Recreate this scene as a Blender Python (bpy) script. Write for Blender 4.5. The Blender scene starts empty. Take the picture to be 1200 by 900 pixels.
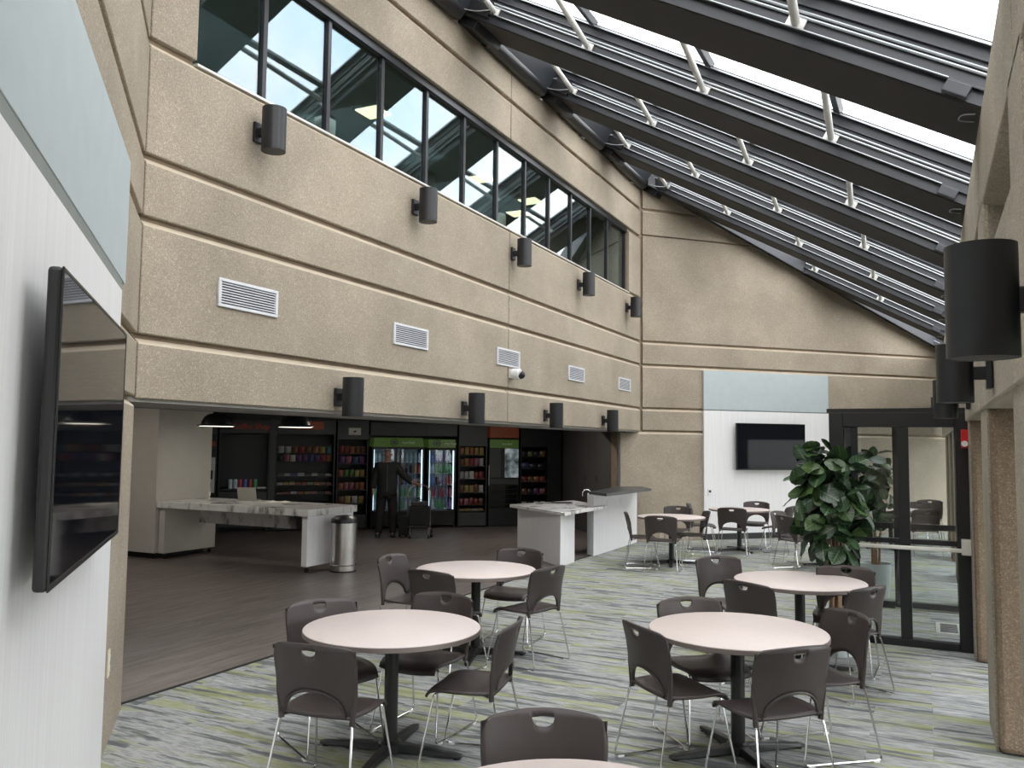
import bpy, bmesh, math, random
from mathutils import Vector, Matrix
random.seed(7)
D = bpy.data
COL = bpy.context.scene.collection
PI = math.pi
S2 = math.sqrt(0.5)

# ---------------------------------------------------------------- camera
H = 1.85
F_PX, PITCH, YAW, ROLL = 983.4, 0.07211, 0.4582, 0.011376
fw = Vector((-math.sin(YAW)*math.cos(PITCH), math.cos(YAW)*math.cos(PITCH), math.sin(PITCH)))
r0 = Vector((math.cos(YAW), math.sin(YAW), 0)); u0 = r0.cross(fw)
rt = r0*math.cos(ROLL)+u0*math.sin(ROLL); up = u0*math.cos(ROLL)-r0*math.sin(ROLL)
cd = D.cameras.new('camera'); cam = D.objects.new('camera', cd); COL.objects.link(cam)
cd.sensor_width = 36; cd.lens = F_PX/1200*36; cd.clip_start = 0.02; cd.clip_end = 500
cam.matrix_world = Matrix(((rt.x, up.x, -fw.x, 0), (rt.y, up.y, -fw.y, 0), (rt.z, up.z, -fw.z, H), (0, 0, 0, 1)))
bpy.context.scene.camera = cam

# ---------------------------------------------------------------- sky and exposure
SKY = 2.3
vs = bpy.context.scene.view_settings
vs.view_transform = 'Standard'; vs.look = 'None'; vs.gamma = 1; vs.exposure = 1.4; vs.use_curve_mapping = False
w = D.worlds.new('sky'); bpy.context.scene.world = w; w.use_nodes = True
nt = w.node_tree; nt.nodes.clear()
out = nt.nodes.new('ShaderNodeOutputWorld'); bg = nt.nodes.new('ShaderNodeBackground')
tc = nt.nodes.new('ShaderNodeTexCoord'); nz = nt.nodes.new('ShaderNodeTexNoise'); cr = nt.nodes.new('ShaderNodeValToRGB')
nz.inputs['Scale'].default_value = 2.6; nz.inputs['Detail'].default_value = 6; nz.inputs['Roughness'].default_value = .55
cr.color_ramp.elements[0].position = .33; cr.color_ramp.elements[0].color = (.62, .79, .98, 1)
cr.color_ramp.elements[1].position = .50; cr.color_ramp.elements[1].color = (1.0, .975, .955, 1)
nt.links.new(tc.outputs['Generated'], nz.inputs['Vector']); nt.links.new(nz.outputs['Fac'], cr.inputs['Fac'])
nt.links.new(cr.outputs['Color'], bg.inputs['Color']); bg.inputs['Strength'].default_value = SKY
nt.links.new(bg.outputs[0], out.inputs[0])

# ---------------------------------------------------------------- materials
MATS = {}
def newmat(name):
    m = D.materials.new(name); m.use_nodes = True; MATS[name] = m
    return m, m.node_tree, m.node_tree.nodes['Principled BSDF']
def plain(name, col, rough=.5, metal=0, emit=None, es=0, var=.06, bump=0, bscale=80, spec=None, scale=6, coat=0):
    m, t, b = newmat(name)
    b.inputs['Roughness'].default_value = rough; b.inputs['Metallic'].default_value = metal
    if spec is not None: b.inputs['Specular IOR Level'].default_value = spec
    if coat: b.inputs['Coat Weight'].default_value = coat
    tcn = t.nodes.new('ShaderNodeTexCoord'); n = t.nodes.new('ShaderNodeTexNoise'); n.inputs['Scale'].default_value = scale; n.inputs['Detail'].default_value = 4
    t.links.new(tcn.outputs['Object'], n.inputs['Vector'])
    r = t.nodes.new('ShaderNodeValToRGB'); t.links.new(n.outputs['Fac'], r.inputs['Fac'])
    r.color_ramp.elements[0].position = .3; r.color_ramp.elements[1].position = .7
    r.color_ramp.elements[0].color = (*[c*(1-var) for c in col], 1); r.color_ramp.elements[1].color = (*[min(1, c*(1+var)) for c in col], 1)
    t.links.new(r.outputs['Color'], b.inputs['Base Color'])
    if bump:
        n2 = t.nodes.new('ShaderNodeTexNoise'); n2.inputs['Scale'].default_value = bscale
        t.links.new(tcn.outputs['Object'], n2.inputs['Vector'])
        bp = t.nodes.new('ShaderNodeBump'); bp.inputs['Strength'].default_value = bump; bp.inputs['Distance'].default_value = .01
        t.links.new(n2.outputs['Fac'], bp.inputs['Height']); t.links.new(bp.outputs[0], b.inputs['Normal'])
    if emit: b.inputs['Emission Color'].default_value = (*emit, 1); b.inputs['Emission Strength'].default_value = es
    return m
def geo_pos(t):
    g = t.nodes.new('ShaderNodeNewGeometry'); return g.outputs['Position']
def concrete(name, col, rough=.85):
    m, t, b = newmat(name); b.inputs['Roughness'].default_value = rough; b.inputs['Specular IOR Level'].default_value = .3
    pos = geo_pos(t)
    v = t.nodes.new('ShaderNodeTexVoronoi'); v.inputs['Scale'].default_value = 130; t.links.new(pos, v.inputs['Vector'])
    v2 = t.nodes.new('ShaderNodeSeparateColor'); t.links.new(v.outputs['Color'], v2.inputs[0])
    r = t.nodes.new('ShaderNodeValToRGB'); e = r.color_ramp.elements
    e[0].position = 0; e[0].color = (*[c*.80 for c in col], 1); e[1].position = 1; e[1].color = (*[min(1, c*1.45+.02) for c in col], 1)
    x = e.new(.3); x.color = (*[c*.95 for c in col], 1); x = e.new(.82); x.color = (*[c*1.12 for c in col], 1)
    t.links.new(v2.outputs[0], r.inputs['Fac'])
    n = t.nodes.new('ShaderNodeTexNoise'); n.inputs['Scale'].default_value = 1.3; n.inputs['Detail'].default_value = 5; t.links.new(pos, n.inputs['Vector'])
    mr = t.nodes.new('ShaderNodeMapRange'); mr.inputs[1].default_value = .3; mr.inputs[2].default_value = .7; mr.inputs[3].default_value = .86; mr.inputs[4].default_value = 1.12
    t.links.new(n.outputs['Fac'], mr.inputs[0])
    mx = t.nodes.new('ShaderNodeVectorMath'); mx.operation = 'SCALE'; t.links.new(r.outputs['Color'], mx.inputs[0]); t.links.new(mr.outputs[0], mx.inputs['Scale'])
    t.links.new(mx.outputs[0], b.inputs['Base Color'])
    bp = t.nodes.new('ShaderNodeBump'); bp.inputs['Strength'].default_value = .35; bp.inputs['Distance'].default_value = .004
    t.links.new(v.outputs['Distance'], bp.inputs['Height']); t.links.new(bp.outputs[0], b.inputs['Normal'])
    return m
plain('concrete_smooth_highlight', (.50, .43, .33), .8, var=.06); concrete('concrete', (.325, .28, .22)); concrete('concrete_brown', (.20, .15, .105)); concrete('concrete_grey', (.33, .295, .235))
plain('groove', (.27, .21, .15), .9, var=.15)

def streaks(name, cols, sx, sy, rough, seam=None, vert=False, cmask=None, bump=.3):
    """stretched noise streaks; seam=(plank x, plank y)"""
    m, t, b = newmat(name); b.inputs['Roughness'].default_value = rough
    pos = geo_pos(t); L = t.links
    src = pos
    if seam:
        br = t.nodes.new('ShaderNodeTexBrick'); br.offset = .37; br.inputs['Scale'].default_value = 1
        br.inputs['Brick Width'].default_value = seam[0]; br.inputs['Row Height'].default_value = seam[1]; br.inputs['Mortar Size'].default_value = .002
        br.inputs['Color1'].default_value = (0, 0, 0, 1); br.inputs['Color2'].default_value = (1, 1, 1, 1); br.inputs['Mortar'].default_value = (.5, .5, .5, 1)
        if vert:
            rm = t.nodes.new('ShaderNodeMapping'); rm.inputs['Rotation'].default_value = (0, 0, PI/2); L.new(pos, rm.inputs[0]); L.new(rm.outputs[0], br.inputs['Vector'])
        else: L.new(pos, br.inputs['Vector'])
        ad = t.nodes.new('ShaderNodeVectorMath'); ad.operation = 'MULTIPLY_ADD'; ad.inputs[1].default_value = (3.7, 2.3, 5)
        L.new(br.outputs['Color'], ad.inputs[0]); L.new(pos, ad.inputs[2]); src = ad.outputs[0]
    mp = t.nodes.new('ShaderNodeMapping'); mp.inputs['Scale'].default_value = (sx, sy, 1); L.new(src, mp.inputs[0])
    n = t.nodes.new('ShaderNodeTexNoise'); n.inputs['Scale'].default_value = 1; n.inputs['Detail'].default_value = 5; n.inputs['Roughness'].default_value = .65
    L.new(mp.outputs[0], n.inputs['Vector'])
    r = t.nodes.new('ShaderNodeValToRGB'); L.new(n.outputs['Fac'], r.inputs['Fac'])
    el = r.color_ramp.elements
    el[0].position = cols[0][0]; el[0].color = (*cols[0][1], 1); el[1].position = cols[-1][0]; el[1].color = (*cols[-1][1], 1)
    for p, c in cols[1:-1]: q = el.new(p); q.color = (*c, 1)
    colout = r.outputs['Color']
    if cmask:
        mp2 = t.nodes.new('ShaderNodeMapping'); mp2.inputs['Scale'].default_value = cmask[1]; mp2.inputs['Location'].default_value = (7, 3, 0); L.new(src, mp2.inputs[0])
        n2 = t.nodes.new('ShaderNodeTexNoise'); n2.inputs['Detail'].default_value = 4; n2.inputs['Scale'].default_value = 1; n2.inputs['Roughness'].default_value = .6; L.new(mp2.outputs[0], n2.inputs['Vector'])
        r2 = t.nodes.new('ShaderNodeValToRGB'); r2.color_ramp.elements[0].position = cmask[2]; r2.color_ramp.elements[1].position = cmask[3]
        L.new(n2.outputs['Fac'], r2.inputs['Fac'])
        mx = t.nodes.new('ShaderNodeMix'); mx.data_type = 'RGBA'; L.new(r2.outputs['Color'], mx.inputs['Factor']); L.new(colout, mx.inputs['A']); mx.inputs['B'].default_value = (*cmask[0], 1)
        ml = t.nodes.new('ShaderNodeMix'); ml.data_type = 'RGBA'; ml.inputs['Factor'].default_value = cmask[4]; L.new(mx.outputs['Result'], ml.inputs['A']); L.new(colout, ml.inputs['B'])
        colout = ml.outputs['Result']
    L.new(colout, b.inputs['Base Color'])
    if bump:
        n3 = t.nodes.new('ShaderNodeTexNoise'); n3.inputs['Scale'].default_value = 260; L.new(pos, n3.inputs['Vector'])
        bp = t.nodes.new('ShaderNodeBump'); bp.inputs['Strength'].default_value = bump; bp.inputs['Distance'].default_value = .004
        L.new(n3.outputs['Fac'], bp.inputs['Height']); L.new(bp.outputs[0], b.inputs['Normal'])
    return m, b
m, b = streaks('carpet', [(.35, (.11, .118, .12)), (.44, (.165, .175, .178)), (.48, (.29, .30, .30)), (.53, (.41, .415, .41)), (.58, (.235, .245, .245)), (.66, (.46, .465, .46))], 1.6, 13, .95,
               seam=(1.0, .25), cmask=((.34, .365, .15), (1.0, 7, 1), .52, .61, .38), bump=.6)
b.inputs['Specular IOR Level'].default_value = .1
m, b = streaks('vinyl', [(.35, (.095, .078, .070)), (.5, (.15, .126, .115)), (.65, (.21, .178, .165))], 28, 1.6, .42, seam=(1.2, .18), vert=True, bump=.08)
m, b = streaks('white_wood', [(.35, (.74, .74, .75)), (.65, (.82, .82, .83))], 60, 60, .5, bump=0)
m, b = streaks('dark_wall', [(.35, (.085, .08, .076)), (.65, (.11, .105, .10))], 2, 2, .6, bump=0)
m, b = streaks('marble', [(.30, (.06, .06, .06)), (.40, (.30, .29, .28)), (.46, (.72, .71, .69)), (.56, (.80, .79, .77)), (.60, (.45, .43, .42)), (.64, (.82, .81, .79))], 2.4, 2.4, .25, bump=0)
plain('store_plaster', (.50, .47, .42), .8, var=.03)
plain('blue_grey', (.44, .50, .52), .55, var=.03); plain('reveal_grey', (.22, .24, .23), .6)
plain('steel_dark', (.032, .036, .044), .42, metal=.1, var=.12, scale=2); plain('steel_brown', (.021, .0185, .018), .75, var=.15, scale=3)
plain('frame_black', (.011, .011, .013), .4); plain('sconce_black', (.011, .012, .015), .42)
plain('conduit_grey', (.40, .43, .45), .35, metal=.6); plain('strut_grey', (.62, .62, .60), .45, metal=.2)
plain('table_top', (.64, .56, .535), .42, var=.03, scale=60); plain('table_edge', (.20, .165, .15), .5)
plain('chair_plastic', (.050, .039, .037), .42, var=.08, bump=.15, bscale=300); plain('chrome', (.75, .75, .76), .14, metal=1, var=.02)
plain('black_metal', (.012, .012, .013), .35); plain('tv_screen', (.006, .007, .01), .05, spec=.10); plain('tv_body', (.012, .012, .013), .38)
plain('vent_white', (.62, .63, .66), .5); plain('vent_dark', (.06, .06, .065), .7)
plain('steel_brushed', (.55, .53, .51), .3, metal=1, var=.1); plain('white_plastic', (.75, .75, .74), .4)
plain('black_plastic', (.015, .015, .016), .35); plain('dark_unit', (.016, .017, .019), .45); plain('header_grey', (.055, .06, .065), .5)
plain('green_header', (.085, .16, .035), .4, emit=(.16, .30, .05), es=.03); plain('orange_sign', (.16, .05, .022), .5, emit=(.5, .1, .03), es=.02)
plain('red_script', (.36, .06, .035), .5, emit=(.6, .07, .03), es=.03); plain('cream_text', (.6, .65, .5), .5)
plain('alarm_red', (.55, .015, .02), .3); plain('baseboard_black', (.015, .015, .017), .5); plain('aluminium', (.60, .60, .56), .35, metal=.3)
plain('door_bar', (.72, .70, .64), .35, metal=.1)
plain('pot_white', (.58, .63, .63), .35); plain('soil', (.05, .035, .025), .9, bump=.5); plain('bark', (.32, .21, .13), .8, bump=.5, bscale=60, var=.3, scale=20)
plain('counter_dark', (.05, .052, .055), .35, var=.2, scale=30); plain('kick_black', (.01, .01, .01), .7)
plain('skin', (.27, .155, .115), .55); plain('hair_grey', (.22, .20, .19), .8); plain('jacket_black', (.006, .007, .008), .75, bump=.4, bscale=40)
plain('trousers_black', (.004, .004, .005), .8); plain('shoe_black', (.01, .01, .01), .4)
plain('lamp_glow', (.9, .88, .8), .5, emit=(1, .93, .8), es=1.4); plain('sconce_glow', (.9, .9, .88), .5, emit=(1, .97, .92), es=.5)
plain('cooler_strip', (.9, .95, 1), .5, emit=(.75, .92, 1), es=.9); plain('ceiling_panel', (.9, .85, .7), .5, emit=(1, .86, .55), es=1.4)
plain('cooler_white', (.30, .36, .42), .5, emit=(.6, .8, 1), es=.012); plain('laptop_shell', (.42, .40, .36), .4, metal=.3)
plain('paper', (.78, .76, .70), .8); plain('office_wall', (.22, .20, .16), .8); plain('office_glass', (.45, .58, .58), .25); plain('office_ceiling', (.35, .35, .34), .8)
plain('ground', (.16, .17, .14), .9, var=.3, scale=.5); plain('ceiling_dark', (.05, .048, .047), .8); plain('soffit_grey', (.30, .29, .27), .7)
plain('switch_plate', (.75, .70, .55), .5)
PK = {}
for nm, c in dict(red=(0.261, 0.053, 0.05), orange=(0.35, 0.145, 0.075), yellow=(0.386, 0.289, 0.105), green=(0.098, 0.196, 0.066), blue=(0.058, 0.079, 0.193), purple=(0.125, 0.06, 0.168),
                  silver=(.40, .40, .42), white=(.55, .55, .52), teal=(0.077, 0.196, 0.207), brown=(.18, .09, .05), pink=(0.327, 0.122, 0.165), dark=(.03, .03, .035)).items():
    PK[nm] = plain('pack_'+nm, tuple(x*.75 for x in c), .35, var=.6, scale=14)
BT = {}
for nm, c in dict(brown=(.06, .02, .015), red=(.5, .05, .05), blue=(.08, .18, .6), green=(.10, .45, .16), clear=(.55, .65, .72), orange=(.6, .25, .05), violet=(.3, .15, .45)).items():
    BT[nm] = plain('drink_'+nm, tuple(x*.45+sum(c)/3*.2 for x in c), .2, var=.3, scale=18, emit=c, es=.02)
m, t, b = newmat('picture')   # bright photo print on the vending machine
v = t.nodes.new('ShaderNodeTexNoise'); v.inputs['Scale'].default_value = 5; v.inputs['Detail'].default_value = 6
tcn = t.nodes.new('ShaderNodeTexCoord'); t.links.new(tcn.outputs['Object'], v.inputs['Vector'])
r = t.nodes.new('ShaderNodeValToRGB'); e = r.color_ramp.elements; e[0].position = .35; e[0].color = (.05, .07, .08, 1); e[1].position = .65; e[1].color = (.75, .8, .85, 1)
q = e.new(.5); q.color = (.3, .38, .42, 1); t.links.new(v.outputs['Fac'], r.inputs['Fac']); t.links.new(r.outputs['Color'], b.inputs['Base Color'])
t.links.new(r.outputs['Color'], b.inputs['Emission Color']); b.inputs['Emission Strength'].default_value = .08
m, t, b = newmat('leaf')
oi = t.nodes.new('ShaderNodeObjectInfo'); r = t.nodes.new('ShaderNodeValToRGB'); e = r.color_ramp.elements
e[0].position = 0; e[0].color = (.012, .034, .015, 1); e[1].position = 1; e[1].color = (.075, .14, .03, 1); q = e.new(.8); q.color = (.024, .062, .024, 1)
t.links.new(oi.outputs['Random'], r.inputs['Fac']); b.inputs['Roughness'].default_value = .34
tcn = t.nodes.new('ShaderNodeTexCoord'); sx = t.nodes.new('ShaderNodeSeparateXYZ'); t.links.new(tcn.outputs['Object'], sx.inputs[0])
ab = t.nodes.new('ShaderNodeMath'); ab.operation = 'ABSOLUTE'; t.links.new(sx.outputs[0], ab.inputs[0])
vy = t.nodes.new('ShaderNodeMath'); vy.operation = 'MULTIPLY_ADD'; vy.inputs[1].default_value = -.8; t.links.new(ab.outputs[0], vy.inputs[0]); t.links.new(sx.outputs[1], vy.inputs[2])
fr = t.nodes.new('ShaderNodeMath'); fr.operation = 'PINGPONG'; fr.inputs[1].default_value = .075; t.links.new(vy.outputs[0], fr.inputs[0])
c1n = t.nodes.new('ShaderNodeMath'); c1n.operation = 'LESS_THAN'; c1n.inputs[1].default_value = .007; t.links.new(fr.outputs[0], c1n.inputs[0])
c2n = t.nodes.new('ShaderNodeMath'); c2n.operation = 'LESS_THAN'; c2n.inputs[1].default_value = .018; t.links.new(ab.outputs[0], c2n.inputs[0])
mxn = t.nodes.new('ShaderNodeMath'); mxn.operation = 'MAXIMUM'; t.links.new(c1n.outputs[0], mxn.inputs[0]); t.links.new(c2n.outputs[0], mxn.inputs[1])
mlf = t.nodes.new('ShaderNodeMix'); mlf.data_type = 'RGBA'; t.links.new(mxn.outputs[0], mlf.inputs['Factor']); t.links.new(r.outputs['Color'], mlf.inputs['A']); mlf.inputs['B'].default_value = (.13, .20, .10, 1)
t.links.new(mlf.outputs['Result'], b.inputs['Base Color'])
def glass(name, tint, refl, glcol=(1, 1, 1)):
    m = D.materials.new(name); m.use_nodes = True; MATS[name] = m; t = m.node_tree; t.nodes.clear()
    o = t.nodes.new('ShaderNodeOutputMaterial'); a = t.nodes.new('ShaderNodeBsdfTransparent'); g = t.nodes.new('ShaderNodeBsdfGlossy'); mx = t.nodes.new('ShaderNodeMixShader')
    lw = t.nodes.new('ShaderNodeLayerWeight'); lw.inputs['Blend'].default_value = .5; pw = t.nodes.new('ShaderNodeMath'); pw.operation = 'POWER'; pw.inputs[1].default_value = 5
    ma = t.nodes.new('ShaderNodeMapRange'); ma.inputs[3].default_value = refl; ma.inputs[4].default_value = 1.0
    a.inputs[0].default_value = (*tint, 1); g.inputs[0].default_value = (*glcol, 1); g.inputs['Roughness'].default_value = 0.005
    t.links.new(lw.outputs['Facing'], pw.inputs[0]); t.links.new(pw.outputs[0], ma.inputs[0]); t.links.new(ma.outputs[0], mx.inputs[0]); t.links.new(a.outputs[0], mx.inputs[1]); t.links.new(g.outputs[0], mx.inputs[2]); t.links.new(mx.outputs[0], o.inputs[0])
    return m
glass('skylight_glass', (.97, .97, .965), .02); glass('ribbon_glass', (.62, .70, .70), .14, (.84, .93, 1.0)); glass('door_glass', (.93, .945, .945), .03); glass('cooler_glass', (.85, .9, .92), .03)
glass('cabinet_glass', (.4, .45, .45), .04)
M = MATS

# ---------------------------------------------------------------- mesh helpers
class MB:
    def __init__(s): s.v = []; s.f = []
    def add(s, vs, fs):
        o = len(s.v); s.v += [tuple(x) for x in vs]; s.f += [tuple(i+o for i in f) for f in fs]; return s
    def box(s, x0, x1, y0, y1, z0, z1):
        return s.add([(x0, y0, z0), (x1, y0, z0), (x1, y1, z0), (x0, y1, z0), (x0, y0, z1), (x1, y0, z1), (x1, y1, z1), (x0, y1, z1)],
                     [(0, 3, 2, 1), (4, 5, 6, 7), (0, 1, 5, 4), (1, 2, 6, 5), (2, 3, 7, 6), (3, 0, 4, 7)])
    def prism(s, pts, vec):
        n = len(pts); v = Vector(vec); a = [Vector(p) for p in pts]
        return s.add(a+[p+v for p in a], [tuple(range(n-1, -1, -1)), tuple(range(n, 2*n))]+[(i, (i+1) % n, n+(i+1) % n, n+i) for i in range(n)])
    def poly(s, pts2, z0, z1): return s.prism([(p[0], p[1], z0) for p in pts2], (0, 0, z1-z0))
    def lathe(s, prof, n=20, c=(0, 0)):
        vs = []; fs = []
        for r, z in prof:
            for i in range(n): a = 2*PI*i/n; vs.append((c[0]+r*math.cos(a), c[1]+r*math.sin(a), z))
        for k in range(len(prof)-1):
            for i in range(n): fs.append((k*n+i, k*n+(i+1) % n, (k+1)*n+(i+1) % n, (k+1)*n+i))
        if prof[0][0] > 1e-4: fs.append(tuple(range(n-1, -1, -1)))
        if prof[-1][0] > 1e-4: fs.append(tuple((len(prof)-1)*n+i for i in range(n)))
        return s.add(vs, fs)
    def tube(s, path, r, n=8, cap=True):
        P = [Vector(p) for p in path]; vs = []; fs = []; prev = None
        rr = r if isinstance(r, (list, tuple)) else [r]*len(P)
        for i, p in enumerate(P):
            d = (P[min(i+1, len(P)-1)]-P[max(i-1, 0)]).normalized()
            if prev is None: a = Vector((0, 0, 1)) if abs(d.z) < .9 else Vector((1, 0, 0)); x = d.cross(a).normalized()
            else: x = (prev-d*prev.dot(d)).normalized()
            prev = x; y = d.cross(x)
            for k in range(n): a = 2*PI*k/n; vs.append(p+(x*math.cos(a)+y*math.sin(a))*rr[i])
        for i in range(len(P)-1):
            for k in range(n): fs.append((i*n+k, i*n+(k+1) % n, (i+1)*n+(k+1) % n, (i+1)*n+k))
        if cap: fs.append(tuple(range(n-1, -1, -1))); fs.append(tuple((len(P)-1)*n+k for k in range(n)))
        return s.add(vs, fs)
    def build(s, name, mat, parent=None, bevel=0, smooth=False, seg=2, loc=None, solid=0):
        me = D.meshes.new(name); me.from_pydata(s.v, [], s.f)
        bm = bmesh.new(); bm.from_mesh(me); bmesh.ops.recalc_face_normals(bm, faces=bm.faces); bm.to_mesh(me); bm.free()
        if smooth:
            for p in me.polygons: p.use_smooth = True
            me.set_sharp_from_angle(angle=math.radians(40))
        me.materials.append(M[mat] if isinstance(mat, str) else mat)
        o = D.objects.new(name, me); COL.objects.link(o)
        if parent: o.parent = parent
        if loc: o.location = loc
        if solid: q = o.modifiers.new('s', 'SOLIDIFY'); q.thickness = solid; q.offset = 0
        if bevel: q = o.modifiers.new('b', 'BEVEL'); q.width = bevel; q.segments = seg; q.limit_method = 'ANGLE'; q.angle_limit = math.radians(40)
        return o
def B(x0, x1, y0, y1, z0, z1): return MB().box(x0, x1, y0, y1, z0, z1)
def tag(o, label=None, cat=None, group=None, kind=None):
    if label: o['label'] = label
    if cat: o['category'] = cat
    if group: o['group'] = group
    if kind: o['kind'] = kind
    return o
def empty(name, loc=(0, 0, 0), rz=0):
    o = D.objects.new(name, None); COL.objects.link(o); o.location = loc; o.rotation_euler = (0, 0, rz); o.empty_display_size = .1; return o
def thing(name, label, cat, loc=(0, 0, 0), rz=0, group=None): return tag(empty(name, loc, rz), label, cat, group)
def struct(name, loc=(0, 0, 0), rz=0): return tag(empty(name, loc, rz), kind='structure')
def dup(root, loc, rz, label=None, group=None):
    def cp(o, par):
        c = o.copy(); COL.objects.link(c)
        if par: c.parent = par
        for ch in kids.get(o.name, []): cp(ch, c)
        return c
    kids = {}
    stack = [root]
    while stack:
        o = stack.pop(); kids[o.name] = list(o.children); stack += kids[o.name]
    r = cp(root, None); r.location = loc; r.rotation_euler = (0, 0, rz)
    if label: r['label'] = label
    if group: r['group'] = group
    return r
def smoothpath(pts, r=.04, n=5):
    """round the corners of a polyline"""
    P = [Vector(p) for p in pts]; o = [P[0]]
    for i in range(1, len(P)-1):
        a = (P[i-1]-P[i]); b = (P[i+1]-P[i]); rr = min(r, a.length*.45, b.length*.45)
        p0 = P[i]+a.normalized()*rr; p1 = P[i]+b.normalized()*rr
        for k in range(n+1): t = k/n; o.append(p0*(1-t)**2+P[i]*2*t*(1-t)+p1*t*t)
    o.append(P[-1]); return o
def text(body, size, mat, parent, name, loc, rot, ext=.002, font_shear=0):
    c = D.curves.new(name, 'FONT'); c.body = body; c.size = size; c.extrude = ext; c.align_x = 'CENTER'; c.align_y = 'CENTER'; c.shear = font_shear; c.resolution_u = 3
    o = D.objects.new(name, c); COL.objects.link(o); bpy.context.view_layer.update()
    me = D.meshes.new_from_object(o.evaluated_get(bpy.context.evaluated_depsgraph_get())); D.objects.remove(o)
    me.materials.clear(); me.materials.append(M[mat]); q = D.objects.new(name, me); COL.objects.link(q); q.parent = parent; q.location = loc; q.rotation_euler = rot; return q

# ================================================================ SETTING
XM, XR = -5.02, .36
YA, YB = 4.14, 15.88                      # main wall extent
SL = (7.1-4.05)/(XR-XM); TH = math.atan(SL)
def roofz(x): return 7.1-SL*(x-XM)
# floors
fo = MB().poly([(XM-.08, 4.06), (XM-.08, 15.9), (.9, 21.9), (1.3, 21.9), (1.3, -2.5), (.6, -2.5)], -.1, 0).build('floor', 'carpet'); tag(fo, kind='structure')
fo = MB().poly([(XM-.11, 3.3), (XM-.11, 16.1), (-8.2, 19.2), (-14.6, 12.2), (-14.6, 3.3)], -.1, -.002).build('floor', 'vinyl'); tag(fo, kind='structure')
tr = B(XM-.11, XM-.08, 4.1, 15.7, -.02, .006).build('trim_1', 'kick_black'); tag(tr, kind='structure')
gd = B(-40, 60, -40, 60, -.3, -.12).build('ground', 'ground'); tag(gd, kind='structure')

GR = [2.15, 2.60, 3.46, 3.92]; GAP = .015
def clip(poly, f):
    """keep part where f(p)>=0 (p 2d)"""
    o = []
    for i in range(len(poly)):
        a, b = poly[i], poly[(i+1) % len(poly)]; fa, fb = f(a), f(b)
        if fa >= 0: o.append(a)
        if (fa >= 0) != (fb >= 0): t = fa/(fa-fb); o.append((a[0]+(b[0]-a[0])*t, a[1]+(b[1]-a[1])*t))
    return o
def slabpanel(parent, P, n, pl, depth, mat='concrete', ch=.042):
    """pl: 2d outline (u,z) ; P(u,z) -> front point ; upper horizontal edge gets a sloped ledge that catches the sky"""
    zt = max(p[1] for p in pl); n = Vector(n)
    back = [P(u, z)-n*depth for u, z in pl]; front = [P(u, z-(ch if abs(z-zt) < 1e-4 and len(pl) == 4 else 0)) for u, z in pl]
    k = len(pl); m = MB(); m.add(back+front, [tuple(range(k-1, -1, -1)), tuple(range(k, 2*k))]+[(i, (i+1) % k, k+(i+1) % k, k+i) for i in range(k)])
    o = m.build('panel', mat, parent, bevel=.006, seg=1)
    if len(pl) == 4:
        o.data.materials.append(M['concrete_smooth_highlight'])  # smooth ledge finish; its lighter colour also carries the lip's sky highlight
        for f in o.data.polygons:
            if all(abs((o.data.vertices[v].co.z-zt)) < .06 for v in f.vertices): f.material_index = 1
    return o
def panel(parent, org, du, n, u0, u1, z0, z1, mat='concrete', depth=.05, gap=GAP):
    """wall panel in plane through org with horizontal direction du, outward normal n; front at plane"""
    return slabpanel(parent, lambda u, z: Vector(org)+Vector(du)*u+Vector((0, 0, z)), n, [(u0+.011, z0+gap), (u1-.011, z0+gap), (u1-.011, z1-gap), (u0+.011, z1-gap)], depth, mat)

# main wall: plane x = XM, u = y
wm = struct('wall_left')
P3 = (1, 0, 0); O3 = (XM, 0, 0); DU = (0, 1, 0)
WZ0, WZ1, WY0, WY1 = 4.77, 6.03, 4.58, 15.19
bk = MB().box(XM-.3, XM-.05, YA-.1, YB+.1, 2.15, WZ0).box(XM-.3, XM-.05, YA-.1, YB+.1, WZ1, 7.7).box(XM-.3, XM-.05, YA-.1, WY0, WZ0, WZ1).box(XM-.3, XM-.05, WY1, YB+.1, WZ0, WZ1)
bk.build('backing', 'groove', wm)
zs = [2.15-GAP]+GR[1:]+[WZ0+.03]
YJ = 10.06
for a, b in zip(zs[:-1], zs[1:]):
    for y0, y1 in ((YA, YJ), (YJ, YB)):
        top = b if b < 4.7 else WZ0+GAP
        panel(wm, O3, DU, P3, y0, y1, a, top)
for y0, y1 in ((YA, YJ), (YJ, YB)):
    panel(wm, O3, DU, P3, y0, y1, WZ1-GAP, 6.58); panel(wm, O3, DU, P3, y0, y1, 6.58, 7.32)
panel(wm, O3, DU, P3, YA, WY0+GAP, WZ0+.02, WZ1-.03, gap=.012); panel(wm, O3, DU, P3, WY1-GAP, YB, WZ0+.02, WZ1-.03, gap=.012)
B(XM-.95, XM-.03, YA-.6, 16.6, 2.125, 2.16).build('soffit', 'soffit_grey', wm)
# ribbon window
wn = struct('window_1')
my = [WY0, 5.40, 6.27, 7.16, 8.05, 8.93, 9.83, 10.71, 11.57, 12.46, 13.33, 14.20, WY1]
GX = XM-.11
for y0, y1 in zip(my[:-1], my[1:]): B(GX-.006, GX, y0, y1, WZ0, WZ1).build('pane', 'ribbon_glass', wn)
for i, y in enumerate(my):
    wd = .026
    B(GX-.03, GX+.03, y-wd if i else y, y+wd if i < len(my)-1 else y, WZ0, WZ1).build('mullion', 'frame_black', wn, bevel=.004)
B(GX-.03, GX+.05, WY0, WY1, WZ0, WZ0+.03).build('sill_bar', 'frame_black', wn); B(GX-.03, GX+.06, WY0, WY1, WZ1-.09, WZ1).build('head_bar', 'frame_black', wn)
B(XM-.07, XM+.008, WY0, WY1, WZ0-.012, WZ0+.008).build('window_sill', 'aluminium', wn)
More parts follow.
